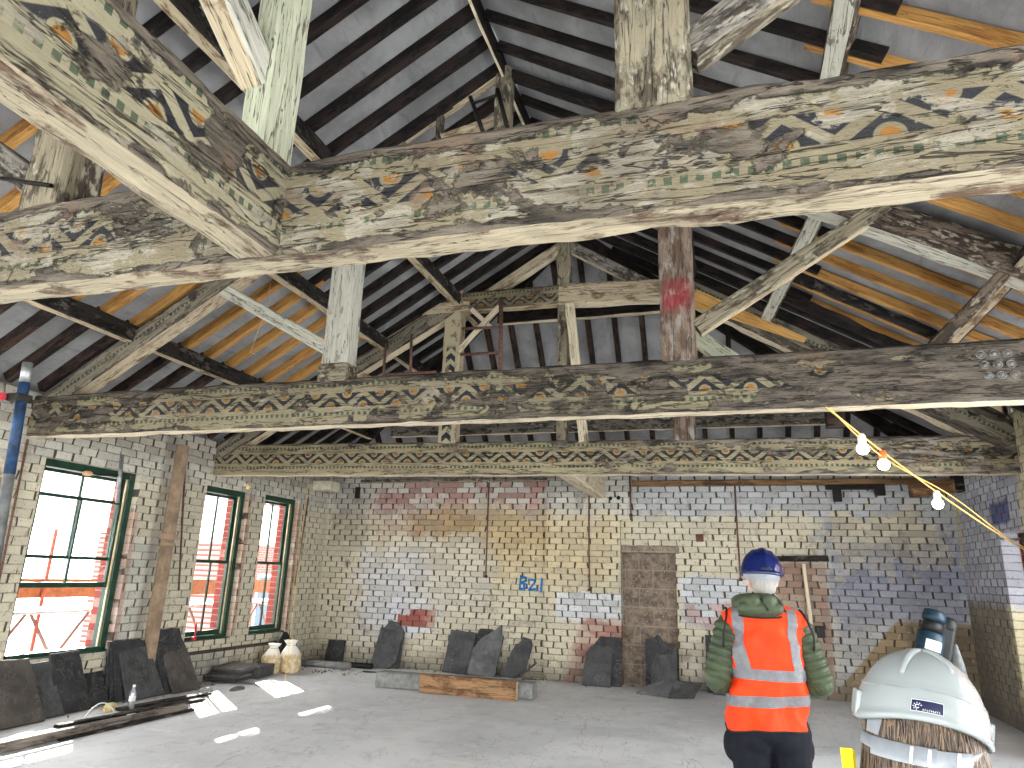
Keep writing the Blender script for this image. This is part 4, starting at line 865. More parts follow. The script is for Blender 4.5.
mb = MB(); mb.tube([(-7.16, 6.68, 2.96), (-7.16, 6.74, 2.36)], .026, 12); mb.build('lamp_tube', 'galv', t, at(-7.16, 6.7, 2.9))
mb = MB(); mb.tube([(-7.16, 6.70, 2.70), (-7.25, 6.95, 2.74), (XL, 7.14, 2.70)], .010, 6); mb.tube([(-7.16, 6.70, 2.70), (-7.18, 6.4, 2.66), (-7.2, 6.3, 2.68)], .012, 6); mb.build('lamp_arm', 'iron', t, at(-7.16, 6.7, 2.7))
mb = MB(); mb.lathe([(.05, 0), (.055, .03), (.03, .05)], 12, c=(-7.2, 6.28, 2.64)); mb.build('lamp_socket', simple('amber_plastic', (206, 160, 110), .5), t, at(-7.2, 6.28, 2.64))
mb = MB(); mb.tube([(XL + .01, 8.71, .60), (XL + .03, 8.72, .66), (XL + .02, 8.72, .84)], .014, 8); mb.lathe([(.03, 0), (.034, .03), (.02, .05)], 10, c=(XL + .03, 8.71, .605)); o = mb.build('red_tap', 'redcap', None, at(XL + .02, 8.71, .6)); tag(o, 'small red spike standing on the sill of the second left window', 'spike')
mb = MB(); mb.tube([(-6.25, 9.4, 3.0), (-6.27, 9.42, 1.2), (-6.25, 9.4, .02)], .004, 5); o = mb.build('plumb_string', 'cable', None, at(-6.25, 9.4, 3.0)); tag(o, 'thin yellow string hanging to the floor in front of the third window', 'string')
mb = MB(); mb.tube([(-5.0, 6.3, 4.9), (-5.05, 6.32, 4.5), (-5.15, 6.3, 4.05), (-5.10, 6.33, 4.03)], .004, 5); o = mb.build('string', 'string', None, at(-5.0, 6.3, 4.9)); tag(o, 'pale string hanging from the yellow rafters on the left', 'string')
# second old doorway: dark lintel and a pale plank
o = timber('door_lintel', (.72, YB - .05, 2.03), (1.56, YB - .05, 2.05), .12, .085, ('charred', 'charred'), None); tag(o, 'short black timber lintel on the end wall right of the blue helmet', 'lintel')
o = timber('door_plank', (1.27, YB - .03, .35), (1.20, YB - .03, 1.96), .05, .10, ('soffit_far', 'soffit_far'), None, up=(0, 1, 0)); tag(o, 'pale upright plank under the black lintel', 'plank')
mb = MB(); mb.box((1.30, YB - .12, .88), (1.42, YB - .01, 1.05), 0, .015); o = mb.build('wall_box', 'blackplastic', None, at(1.36, YB - .06, .9)); tag(o, 'small black box on the end wall beside the pale plank', 'box')
mb = MB(); mb.box((-.42, YB - .06, 2.28), (-.30, YB + .01, 2.40), 0, .01); o = mb.build('wall_hook_plate', 'rust', None, at(-.36, YB - .03, 2.3)); tag(o, 'small dark fixing on the end wall right of the blocked doorway', 'fixing')
for (x, z) in ((-1.82, 2.98), (-1.68, 2.99)):
    mb = MB(); w = M.Translation(V((x, YB - .125, z))) @ M.Rotation(R(90), 4, 'X'); mb.lathe([(.035, 0), (.03, .012), (.02, .014)], 12); o = mb.build('bolt_head', 'iron', None, w, local=True); tag(o, ('left' if x < -1.7 else 'right') + ' of the two black bolt heads high on the brick pier', 'bolt', 'bolts on the pier')
# blue graffiti
t = NT('blue_spray_paint'); P = t.coord(); n = t.noise(P, 30, 3, .6); t.bsdf(t.mix(n, (18, 104, 170), (34, 126, 188)), .6); MT['bluespray'] = t.mat
gs = [[(0, 0), (.01, .22)], [(.0, .22), (.10, .20), (.11, .15), (.02, .11)], [(.02, .11), (.12, .085), (.13, .03), (.0, 0)],
      [(.17, .17), (.27, .17), (.27, .14), (.17, .0)], [(.17, 0), (.27, .02), (.33, .0)], [(.39, .20), (.385, -.02)]]
mb = scrawl(gs, .019); o = mb.build('graffiti_marking', 'bluespray', None, M.Translation(V((-3.44, YB - .006, 1.42))) @ M.Rotation(R(2), 4, 'Y'), local=True); tag(o, 'blue spray-painted letters B21 on the end wall', 'graffiti')
# metal frames in front of the far truss
t = thing('metal_frame', 'brown metal frame with two rungs below the far truss collar', 'frame', (-3.2, 8.75, 5.0))
for p, q in (((-2.93, 8.78, 6.0 - .45), (-2.90, 8.78, 4.45)), ((-3.52, 8.78, 5.12), (-2.92, 8.78, 5.10)), ((-3.52, 8.78, 4.72), (-2.92, 8.78, 4.71))):
    mb = MB(); mb.tube([p, q], .032 if p[0] > -3 else .022, 8); mb.build('tube', 'rustpipe', t, at(*p))
t = thing('metal_frame', 'brown metal frame left of the stencilled post of the far truss', 'frame', (-4.5, 8.7, 4.6))
for p, q in (((-4.72, 8.72, 4.95), (-4.70, 8.72, 4.3)), ((-4.30, 8.72, 5.07), (-4.27, 8.72, 4.46)), ((-4.70, 8.72, 4.46), (-3.86, 8.72, 4.46))):
    mb = MB(); mb.tube([p, q], .022, 8); mb.build('tube', 'rustpipe', t, at(*p))
# scaffold post standing at the left, with a coupler and a ledger tube
t = thing('scaffold_post', 'blue and galvanised scaffold post at the left edge with a coupler near its top', 'scaffold', (-2.54, 2.0, 0))
A, B = V((-2.705, 1.98, 2.43)), V((-2.52, 2.0, 0))
def tp(z): k = (z - B.z) / (A.z - B.z); return B + (A - B) * k
for z0, z1, m_, r_ in ((0, 1.97, 'galv', .0205), (1.97, 2.345, 'bluetube', .0205), (2.345, 2.43, 'galv', .0190)):
    mb = MB(); mb.tube([tp(z0), tp(z1)], r_, 16); mb.build('tube', m_, t, at(*tp(z0)))
p = tp(2.275)
mb = MB(); mb.box((p.x - .040, p.y - .035, 2.262), (p.x + .022, p.y + .03, 2.296), 0, .006); mb.box((p.x - .05, p.y - .05, 2.265), (p.x - .03, p.y + .02, 2.29), 0, .005); mb.build('coupler', 'iron', t, at(*p))
mb = MB(); mb.tube([(-4.0, 1.90, 2.30), (-2.735, 1.925, 2.275)], .024, 14); mb.build('ledger_tube', 'galv', t, at(-4.0, 1.9, 2.3))
mb = MB(); mb.tube([(-2.735, 1.925, 2.275), (-2.722, 1.925, 2.275)], .016, 12); mb.build('end_cap', 'redcap', t, at(-2.73, 1.925, 2.275))
mb = MB(); mb.box((-2.60, 1.92, 0), (-2.44, 2.08, .012), 0, .004); mb.build('base_plate', 'galv', t, at(-2.52, 2.0, 0))
# festoon lights strung from the middle beam to the right wall
A, B = V((.82, 5.62, 2.99)), V((XR - .02, 9.5, 2.1))
def fp(k, dz=0): p = A + (B - A) * k; p.z += dz - .06 * 4 * k * (1 - k); return p
t = thing('festoon_lights', 'yellow festoon cable with three lit bulbs strung to the right wall', 'lights', tuple(A))
mb = MB(); mb.tube([fp(i / 24) for i in range(25)], .008, 7); mb.build('cable', 'cable', t, at(*A))
mb = MB(); mb.tube([fp(i / 24, -.10 * math.sin(i / 24 * math.pi * 2.5) * (1 - i / 24) + .03) for i in range(25)], .006, 6); mb.build('cable', 'cable', t, at(*A))
mb = MB(); mb.tube([A, A + V((.02, .02, .05)), V((.84, 5.78, 3.0))], .011, 7); mb.build('cable_tail', 'cable', t, at(*A))
for k, hm in ((.125, 'white_plastic'), (.205, 'orange'), (.445, 'white_plastic')):
    p = fp(k); mb = MB(); mb.lathe([(.026, -.075), (.032, -.06), (.032, -.01), (.02, .012)], 12, c=p); h_ = mb.build('bulb_holder', hm, t, at(*p))
    bm = bmesh.new(); bmesh.ops.create_uvsphere(bm, u_segments=16, v_segments=10, radius=.048); bmesh.ops.translate(bm, verts=bm.verts[:], vec=p + V((0, 0, -.115))); mb = MB(); mb.bm(bm, 0, True); mb.build('bulb', 'glow', h_, at(*(p + V((0, 0, -.1)))))
# industrial vacuum / dust extractor standing at the right
t = thing('dust_extractor', 'dark teal dust extractor with a white label, behind the white helmet', 'machine', (2.02, 8.3, 0))
mb = MB(); mb.box((1.78, 8.08, .10), (2.26, 8.52, .16), 0, .02); mb.tube([(1.84, 8.48, .1), (1.84, 8.48, .98)], .022, 10); mb.tube([(2.20, 8.48, .1), (2.20, 8.48, .98)], .022, 10); mb.tube([(1.84, 8.48, .96), (2.20, 8.48, .96)], .022, 10); mb.build('stand', 'iron', t, at(2.02, 8.3, .1))
for x, y in ((1.80, 8.1), (2.24, 8.1), (1.80, 8.5), (2.24, 8.5)):
    mb = MB(); w = M.Translation(V((x, y, .055))) @ M.Rotation(R(90), 4, 'Y'); mb.lathe([(.02, -.02), (.055, -.018), (.055, .018), (.02, .02)], 16); mb.build('wheel', 'blackplastic', t, w, local=True)
DW = M.Translation(V((1.86, 8.22, .80))) @ M.Rotation(R(17), 4, 'Y') @ M.Rotation(R(-6), 4, 'X')
mb = MB(); mb.lathe([(.02, -.5), (.10, -.45), (.125, -.3), (.125, -.02), (.130, 0), (.130, .02), (.125, .04), (.125, .40), (.120, .44)], 28); mb.build('drum', 'teal', t, DW, local=True)
mb = MB(); mb.lathe([(.10, .44), (.095, .52), (.088, .55)], 24); mb.build('neck', 'blackplastic', t, DW, local=True)
mb = MB(); mb.lathe([(.088, .55), (.106, .56), (.110, .60), (.100, .655), (.06, .67), (.0, .67)], 24); mb.build('motor_cap', 'teal', t, DW, local=True)
mb = MB(); mb.box((.06, -.05, .18), (.20, .10, .60), 0, .03); mb.lathe([(.06, .50), (.08, .52), (.08, .60), (.05, .64)], 16, c=(.14, .02, 0)); mb.build('motor_block', 'blackplastic', t, DW, local=True)
mb = MB(); vs = [(.1275 * math.sin(a), -.1275 * math.cos(a), z) for z in (.26, .36) for a in [R(-30 + 10 * i) for i in range(8)]]; mb.add(vs, [(i, i + 1, i + 9, i + 8) for i in range(7)]); mb.build('white_sticker', 'label', t, DW, local=True)
for pts, r_ in (([(2.0, 8.1, .60), (2.06, 8.05, .80), (2.10, 8.08, .96), (2.16, 8.2, .95), (2.2, 8.25, .5), (2.2, 8.3, .15)], .026), ([(1.95, 8.05, .78), (2.02, 8.03, .84), (2.12, 8.06, .94)], .014)):
    mb = MB(); mb.tube(pts, r_, 10); mb.build('hose', 'greyhose', t, at(*pts[0]))
mb = MB(); mb.lathe([(.07, 0), (.055, .12), (.018, .30), (.0, .33)], 12, c=(2.12, 8.0, .82)); mb.build('nozzle_cone', 'greyhose', t, at(2.12, 8.0, .82))

# ------------------------------------------------------------------ people
def prim_caps(bm, a, b, ra, rb, n=14):
    a, b = V(a), V(b); d = b - a; L = d.length
    rot = d.to_track_quat('Z', 'Y').to_matrix().to_4x4(); rot.translation = a
    prof = [(ra * math.cos(t_), -ra * math.sin(t_)) for t_ in [R(80), R(50), R(25)]] + [(ra, 0), ((ra + rb) / 2, L / 2), (rb, L)] + [(rb * math.cos(t_), L + rb * math.sin(t_)) for t_ in [R(25), R(50), R(80)]]
    rg = []
    for r, z in prof: rg.append([bm.verts.new(rot @ V((r * math.cos(k * 2 * math.pi / n), r * math.sin(k * 2 * math.pi / n), z))) for k in range(n)])
    for p, q in zip(rg, rg[1:]):
        for k in range(n): bm.faces.new((p[k], p[(k + 1) % n], q[(k + 1) % n], q[k]))
    bm.faces.new(rg[0][::-1]); bm.faces.new(rg[-1])
def fused(name, mat, prims, voxel, smooth, parent, world):
    """one continuous skin grown over overlapping limbs, then smoothed"""
    bm = bmesh.new()
    for p in prims:
        if p[0] == 'c': prim_caps(bm, *p[1:])
        elif p[0] == 'd':
            g = bmesh.ops.create_uvsphere(bm, u_segments=20, v_segments=12, radius=1); q = V(p[2]).to_track_quat('Z', 'Y').to_matrix()
            for v in g['verts']: v.co = V(p[1]) + q @ V((v.co.x * p[3], v.co.y * p[3], v.co.z * p[4]))
        else:
            g = bmesh.ops.create_uvsphere(bm, u_segments=20, v_segments=14, radius=1)
            for v in g['verts']: v.co = V(p[1]) + V((v.co.x * p[2][0], v.co.y * p[2][1], v.co.z * p[2][2]))
    me = bpy.data.meshes.new(name); bm.to_mesh(me); bm.free(); o = bpy.data.objects.new(name + '_tmp', me); COL.objects.link(o)
    r = o.modifiers.new('r', 'REMESH'); r.mode = 'VOXEL'; r.voxel_size = voxel; r.use_smooth_shade = True
    if smooth: s_ = o.modifiers.new('s', 'SMOOTH'); s_.iterations = smooth; s_.factor = .5
    bpy.context.view_layer.update(); dg = bpy.context.evaluated_depsgraph_get(); m2 = bpy.data.meshes.new_from_object(o.evaluated_get(dg))
    bpy.data.objects.remove(o); bpy.data.meshes.remove(me); m2.name = name; m2.materials.clear(); m2.materials.append(MT[mat])
    for p in m2.polygons: p.use_smooth = True
    return link(bpy.data.objects.new(name, m2), parent, world)
def hand(side, w, d, up):
    """palm, four bent fingers and a side thumb; w wrist, d pointing direction, up = back of the hand"""
    w, d, up = V(w), V(d).normalized(), V(up).normalized(); sx = d.cross(up).normalized() * side; P = []
    for i in range(4):
        b = w + d * .035 + sx * (-.027 + .018 * i); k = w + d * .095 + sx * (-.033 + .022 * i); P.append(('c', b, k, .013, .012))
        L = (.042, .048, .045, .034)[i]; m_ = k + d * L * .85 - up * L * .5; e = m_ + d * L * .25 - up * L * .75; P += [('c', k, m_, .0105, .0095), ('c', m_, e, .0095, .008)]
    t0 = w + d * .03 - sx * .028; t1 = t0 + d * .035 - sx * .028 - up * .01; t2 = t1 + d * .034 - sx * .006 - up * .008; P += [('c', t0, t1, .014, .012), ('c', t1, t2, .012, .009)]
    P.append(('c', w, w + d * .03, .024, .028)); return P
def table(tb, z):
    for a, b in zip(tb, tb[1:]):
        if a[0] <= z <= b[0]:
            k = (z - a[0]) / (b[0] - a[0]); return [p + (q - p) * k for p, q in zip(a[1:], b[1:])]
    return list((tb[0] if z < tb[0][0] else tb[-1])[1:])
def helmet(name, mat, parent, world, rx, ry, hz, style):
    n, m_ = 72, 22; mb = MB(); rg = []
    def rim(t_):
        back = max(0, -math.sin(t_)); front = max(0, math.sin(t_)); side = abs(math.cos(t_))
        return (.020 * back ** 2 - .016 * side ** 3 if style == 'w' else -.006 * back - .004 * side) - .012 * front ** 3
    def pt(t_, k, off=0.0):
        el = k * math.pi / 2; r = math.cos(el) ** .86; x, y = rx * r * math.cos(t_), ry * r * math.sin(t_); z = hz * math.sin(el) + rim(t_) * (1 - k) ** 2
        if style == 'm':                                       # three ribs running front to back
            g = 0
            for c_, w_ in ((0, .020), (-.052, .010), (.052, .010)): g += max(0, 1 - ((x - c_) / w_) ** 2) * (.008 if c_ == 0 else .004)
            z += g * math.sin(el) * 1.0; y += -g * .8 * math.cos(el) * (1 if math.sin(t_) > 0 else -1) * -1
        else:
            s_ = 1.0 + (.02 if k < .30 else max(0, .02 * (1 - (k - .30) / .03)))
            x, y = x * s_, y * s_; z += .006 * max(0, 1 - (x / .045) ** 2) * math.sin(el)
        fr = max(0, math.sin(t_)) ** 4 * max(0, 1 - k / .12); y += .045 * fr
        v = V((x, y, z)); return v + V((x / rx, y / ry, .0)).normalized() * off
    rg.append([pt(2 * math.pi * i / n, .04, -.007) + V((0, 0, -.002)) for i in range(n)])
    rg.append([pt(2 * math.pi * i / n, 0, -.001) + V((0, 0, -.004)) for i in range(n)])
    rg.append([pt(2 * math.pi * i / n, 0, .004) for i in range(n)]); rg.append([pt(2 * math.pi * i / n, .045, .003) for i in range(n)])
    ks = [.06, .1, .15, .2, .25, .295, .33, .36] + [.36 + .62 * i / (m_ - 8) for i in range(1, m_ - 7)]
    for k in ks: rg.append([pt(2 * math.pi * i / n, k) for i in range(n)])
    mb.rings(rg, cap=True); mb.f.pop(-2); mb.mi.pop(-2); mb.sm.pop(-2); mb.sm[-1] = True
    return mb.build(name, mat, parent, world, local=True), pt

# --- the man in the orange vest, seen from behind
MX, MY = .195, 4.30
MW = M.Translation(V((MX, MY, 0))) @ M.Rotation(R(8), 4, 'Z')
man = thing('person', 'person in an orange hi-vis vest and blue hard hat, standing with back turned', 'person', world=MW)
hx = .012
P = [('e', (hx, .02, 1.675), (.076, .096, .112)), ('e', (hx, .055, 1.625), (.058, .062, .06)), ('c', (-.03, -.02, 1.44), (hx, 0, 1.60), .064, .058), ('e', (hx, .122, 1.655), (.013, .018, .022)),
     ('e', (hx - .079, .01, 1.66), (.010, .022, .034)), ('e', (hx + .079, .01, 1.66), (.010, .022, .034)), ('e', (hx, .108, 1.61), (.026, .012, .008)),
     ('e', (0, 0, 1.33), (.165, .105, .18)), ('e', (0, 0, 1.10), (.150, .105, .18)), ('e', (0, -.005, .93), (.165, .115, .13)), ('c', (-.17, -.01, 1.45), (.17, -.01, 1.45), .065, .065)]
for s_ in (-1, 1):
    P += [('c', (s_ * .175, -.01, 1.44), (s_ * .262, -.035, 1.16), .052, .038), ('c', (s_ * .262, -.035, 1.16), (s_ * .12, .20, 1.08), .038, .028), ('c', (s_ * .09, 0, .92), (s_ * .105, .02, .50), .085, .055), ('c', (s_ * .105, .02, .5), (s_ * .11, -.02, .09), .055, .036), ('e', (s_ * .115, .05, .04), (.04, .11, .035))]
    P += hand(s_, (s_ * .115, .205, 1.08), (-s_ * .75, .5, .0), (0, .4, 1))
fused('body', 'skin', P, .0075, 3, man, MW)
J = [('e', (0, -.01, 1.36), (.185, .120, .16)), ('e', (0, 0, 1.12), (.175, .125, .20)), ('e', (0, 0, .96), (.185, .130, .09)), ('c', (-.14, -.01, 1.45), (.14, -.01, 1.45), .060, .060)]
for s_ in (-1, 1):                                                  # quilted sleeve: one puff after the other
    sh, el, wr = V((s_ * .178, -.01, 1.42)), V((s_ * .272, -.045, 1.135)), V((s_ * .125, .18, 1.085))
    for i in range(7):
        a = sh.lerp(el, i / 7); b = sh.lerp(el, (i + 1) / 7); r_ = .088 - .010 * i / 7; d = (b - a)
        J.append(('d', (a + b) / 2, d, r_ * 1.0, d.length * .95)); J.append(('c', a, b, r_ * .84, r_ * .84))
    for i in range(5):
        a = el.lerp(wr, i / 5); b = el.lerp(wr, (i + 1) / 5); r_ = .074 - .024 * i / 5; d = b - a
        J.append(('d', (a + b) / 2, d, r_, d.length * .9)); J.append(('c', a, b, r_ * .75, r_ * .75))
fused('puffer_jacket', 'puffer', J, .005, 1, man, MW)
Hd = [('e', (-.03, -.125, 1.515), (.125, .05, .050)), ('e', (-.03, -.10, 1.49), (.13, .05, .04))]
hc = [( -.035 + .098 * math.cos(a), -.015 + .088 * math.sin(a), 1.545 + .018 * math.sin(a) * -1) for a in [i * math.pi / 9 for i in range(19)]]
for a, b in zip(hc, hc[1:]): Hd.append(('c', a, b, .036, .036)); Hd.append(('c', V(a) + V((0, 0, -.05)), V(b) + V((0, 0, -.05)), .040, .040))
for a in (-.13, .13): Hd.append(('c', (-.03 + a * .8, -.06, 1.53), (-.03 + a * .3, -.135, 1.56), .036, .040))
hood = fused('hood', 'puffer', Hd, .006, 2, man, MW)
mb = MB(); mb.tube([(-.03 - .135, -.10, 1.478), (-.10, -.165, 1.470), (-.03, -.178, 1.468), (.05, -.165, 1.472), (.105, -.10, 1.482)], .005, 6)
mb.tube([(-.06, -.085, 1.60), (-.03, -.150, 1.565), (.0, -.180, 1.51)], .005, 6); mb.tube([(.045, -.09, 1.595), (.075, -.13, 1.55), (.10, -.13, 1.50)], .004, 6); mb.build('hood_binding', 'trim', hood, MW, local=True)
VT = [(.91, -.022, .216, .150), (.99, -.018, .208, .150), (1.07, -.008, .196, .146), (1.15, .012, .184, .142), (1.25, .010, .192, .140), (1.36, .006, .214, .140), (1.44, .004, .236, .136), (1.49, .0, .218, .120), (1.525, -.004, .150, .100), (1.54, -.004, .090, .082)]
def vest(t_, z, off=0.0):
    cx, a, b = table(VT, z); e = .78; c_, s_ = math.cos(t_), math.sin(t_)
    x = a * math.copysign(abs(c_) ** e, c_); y = b * math.copysign(abs(s_) ** e, s_)
    f_ = NZ.noise(V((x * 7 + z * 3, y * 6, z * 5 - x * 4))) * .016 + NZ.noise(V((x * 18 - z * 6, y * 12, z * 9))) * .009 + (.5 - abs(NZ.noise(V((x * 9 + z * 9, 3, z * 4 - x * 7))))) ** 3 * .05 + .004 * math.sin(x * 38 + z * 14 + 2 * math.sin(z * 9))
    hem = max(0, .97 - z) / .06
    k = 1 + (f_ * (1.5 if z < 1.42 else .4) + off) / .17
    return V((cx + x * k, y * k - .012, z - .022 * hem * (.5 + .5 * math.sin(t_ * 1.0 + 4.9)) + .006 * hem * math.sin(t_ * 3)))
mb = MB(); mb.rings([[vest(2 * math.pi * i / 120, .91 + .63 * j / 56) for i in range(120)] for j in range(57)], cap=False)
vs_ = mb.build('hi_vis_vest', 'hiviz', man, MW, local=True)
def tape(name, fn, nu, nv):
    mb = MB(); mb.rings([[fn(i / nu, j / nv) for i in range(nu + 1)] for j in range(nv + 1)], cap=False, closed=False); return mb.build(name, 'reflect', vs_, MW, local=True)
for z in (1.15, 1.02):
    sl = .012 if z < 1.1 else .0
    tape('reflective_tape', lambda u, v, z=z, sl=sl: vest(u * 2 * math.pi, z + .054 * v + sl * math.cos(u * 2 * math.pi), .0045), 120, 4)
for sx in (-1, 1):                                                  # braces over the shoulders: back, over, front
    def st(u, v, sx=sx):
        z = 1.20 + (1.515 - 1.20) * u; x = (sx * (.125 if sx < 0 else .135) + (-.028 if sx < 0 else -.01) * math.sin(u * 2.2) * 1.0) + (v - .5) * .052
        cx, a, b = table(VT, z); e = .78; c_ = max(-1, min(1, (x - cx) / a)); c_ = math.copysign(abs(c_) ** (1 / e), c_)
        return vest(-math.acos(max(-.999, min(.999, c_))), z, .005)
    tape('reflective_brace', st, 28, 3)
for sx in (-1, 1):
    mb = MB(); mb.tube([(sx * (.236 - .036 * max(0, math.sin(a))), -.01 - .115 * math.cos(a), 1.38 + .13 * math.sin(a)) for a in [i * math.pi / 10 - .6 for i in range(14)]], .006, 6); mb.build('armhole_binding', 'trim', vs_, MW, local=True)
mb = MB(); mb.tube([vest(2 * math.pi * i / 60, .91, .001) for i in range(61)], .0045, 6); mb.build('hem_binding', 'trim', vs_, MW, local=True)
Tr = [('e', (-.012, -.012, .90), (.205, .138, .11)), ('e', (-.08, -.035, .86), (.105, .10, .11)), ('e', (.07, -.035, .86), (.105, .10, .11))]
for s_ in (-1, 1): Tr += [('c', (s_ * .095, -.005, .88), (s_ * .11, .015, .50), .118, .082), ('c', (s_ * .11, .015, .5), (s_ * .115, -.01, .10), .080, .066), ('e', (s_ * .185 - .01, .02, .80), (.05, .075, .085))]
fused('trousers', 'navycloth', Tr, .008, 2, man, MW)
for s_ in (-1, 1): fused('boot', 'blackcloth', [('e', (s_ * .115, .06, .045), (.052, .135, .048)), ('c', (s_ * .115, -.015, .05), (s_ * .115, -.015, .16), .055, .055)], .007, 2, man, MW)
HWm = MW @ M.Translation(V((hx, .01, 1.70))) @ M.Rotation(R(3), 4, 'Y') @ M.Rotation(R(-4), 4, 'X')
hat, _ = helmet('hard_hat', 'bluehat', man, HWm, .116, .142, .142, 'm')
mb = MB(); mb.box((-.03, -.150, .010), (.03, -.136, .024), 0, .004); mb.build('rear_clip', 'blackplastic', hat, HWm, local=True)
mb = MB(); mb.rings([[(.100 * math.cos(a) * s_, .122 * math.sin(a) * s_, z) for a in [2 * math.pi * i / 40 for i in range(40)]] for s_, z in ((1.0, .02), (1.0, -.010), (.95, -.028), (.86, -.040))], cap=False); mb.build('white_headband', 'harness', hat, HWm, local=True)
fused('hair', 'greyhair', [('e', (hx, .0, 1.685), (.083, .100, .100)), ('e', (hx, -.045, 1.625), (.064, .05, .05))], .006, 2, man, MW)

# --- the woman in the white helmet, close to the camera
WX, WY = .358, 1.66
WW = M.Translation(V((WX, WY, 0)))
wom = thing('person', 'person with long brown hair and a white hard hat, close by at the bottom right', 'person', world=WW)
HW = WW @ M.Translation(V((0, 0, 1.391))) @ M.Rotation(R(11), 4, 'Y') @ M.Rotation(R(-2), 4, 'X')
P = [('e', (.0, .03, 1.40), (.072, .092, .108)), ('e', (0, .065, 1.345), (.052, .055, .055)), ('c', (0, -.01, 1.19), (0, .01, 1.33), .050, .048), ('e', (0, .127, 1.375), (.011, .017, .02)), ('e', (0, .116, 1.335), (.022, .01, .007)),
     ('e', (-.075, .02, 1.38), (.01, .02, .03)), ('e', (.075, .02, 1.38), (.01, .02, .03)), ('e', (0, 0, 1.06), (.135, .09, .16)), ('e', (0, 0, .88), (.125, .09, .14)), ('e', (0, -.005, .76), (.155, .11, .11)), ('c', (-.14, -.01, 1.165), (.14, -.01, 1.165), .052, .052)]
for s_ in (-1, 1):
    P += [('c', (s_ * .16, -.01, 1.155), (s_ * .20, -.03, .90), .043, .034), ('c', (s_ * .20, -.03, .90), (s_ * .17, .14, .76), .034, .023), ('c', (s_ * .08, 0, .74), (s_ * .085, .01, .40), .075, .048), ('c', (s_ * .085, .01, .40), (s_ * .09, -.02, .08), .046, .032), ('e', (s_ * .09, .04, .035), (.034, .09, .03))]
    P += hand(s_, (s_ * .17, .145, .755), (-s_ * .15, .7, -.5), (s_ * .9, .2, .2))
fused('body', 'skin', P, .0075, 3, wom, WW)
J = [('e', (0, -.005, 1.06), (.158, .112, .16)), ('e', (0, 0, .86), (.150, .112, .17)), ('e', (0, 0, .70), (.172, .128, .07)), ('c', (-.135, -.01, 1.17), (.135, -.01, 1.17), .058, .058)]
for s_ in (-1, 1): J += [('c', (s_ * .16, -.01, 1.155), (s_ * .205, -.03, .90), .058, .050), ('c', (s_ * .205, -.03, .90), (s_ * .172, .13, .77), .050, .038)]
fused('jacket', 'blackcloth', J, .008, 2, wom, WW)
VW = [(.66, 0, .190, .140), (.85, 0, .170, .128), (1.02, 0, .178, .126), (1.14, 0, .178, .112), (1.20, 0, .135, .092), (1.235, 0, .085, .075)]
def vest2(t_, z):
    cx, a, b = table(VW, z); c_, s_ = math.cos(t_), math.sin(t_); return V((a * math.copysign(abs(c_) ** .8, c_), b * math.copysign(abs(s_) ** .8, s_), z)) * (1 + 0) + V((NZ.noise(V((c_ * 3, s_ * 3, z * 6))) * .008, 0, 0))
mb = MB(); mb.rings([[vest2(2 * math.pi * i / 72, .66 + .575 * j / 30) for i in range(72)] for j in range(31)], cap=False); v2 = mb.build('hi_vis_vest', 'hivizy', wom, WW, local=True)
for z in (.80, .94):
    mb = MB(); mb.rings([[vest2(2 * math.pi * i / 72, z + .05 * j / 3) * 1.0 + V((.004 * math.cos(2 * math.pi * i / 72), .004 * math.sin(2 * math.pi * i / 72), 0)) for i in range(72)] for j in range(4)], cap=False); mb.build('reflective_tape', 'reflect', v2, WW, local=True)
mb = MB()                                                           # stand-up yellow collar flap on the left shoulder
mb.rings([[(-.158 + .010 * (1 - k), -.06, 1.15 + .195 * k), (-.142 + .004 * k, -.072, 1.15 + .198 * k), (-.130, -.05, 1.15 + .19 * k), (-.145, -.035, 1.15 + .185 * k)] for k in [i / 8 for i in range(9)]], sm=False)
mb.build('yellow_collar', 'hivizy', wom, WW, local=True)
Tr = [('e', (0, -.008, .72), (.170, .125, .10))]
for s_ in (-1, 1): Tr += [('c', (s_ * .085, 0, .70), (s_ * .09, .01, .40), .095, .066), ('c', (s_ * .09, .01, .40), (s_ * .095, -.01, .09), .064, .055)]
fused('trousers', 'navycloth', Tr, .009, 2, wom, WW)
for s_ in (-1, 1): fused('boot', 'blackcloth', [('e', (s_ * .095, .05, .04), (.045, .115, .042)), ('c', (s_ * .095, -.015, .05), (s_ * .095, -.015, .14), .048, .048)], .007, 2, wom, WW)
hat, pt = helmet('hard_hat', 'whitehat', wom, HW, .114, .142, .136, 'w')
def on_hat(u, k, off=0.0): return pt(u, k, off)
for sx in (-1, 1):                                                  # raised crescent vents at the crown
    pts = [(-.016 + sx * (.002 + .040 * i / 9), -.040 - .052 * (i / 9) ** 1.6, 0) for i in range(10)]
    q = []
    for (x, y, _) in pts:
        rr = math.hypot(x / .114, y / .142); el = math.acos(min(1, rr ** (1 / .86))); q.append((x, y, (.136 * math.sin(el) + .006)))
    mb = MB(); mb.tube(q, [.0026 + .0042 * math.sin(math.pi * (i + .6) / 10.5) for i in range(10)], 8); mb.build('vent_ridge', 'whitehat', hat, HW, local=True)
for sx in (-1, 1):
    c_ = pt(0 if sx > 0 else math.pi, .12); mb = MB(); mb.box((c_.x - .006, c_.y - .026, c_.z - .026), (c_.x + .006, c_.y + .026, c_.z + .022), 0, .005); mb.build('side_clip', 'whitehat', hat, HW, local=True)
mb = MB(); mb.tube([pt(2 * math.pi * i / 72, .285, .0002) for i in range(73)], .0011, 5); mb.build('shell_seam', simple('pale_grey_seam', (140, 146, 148), .4), hat, HW, local=True)
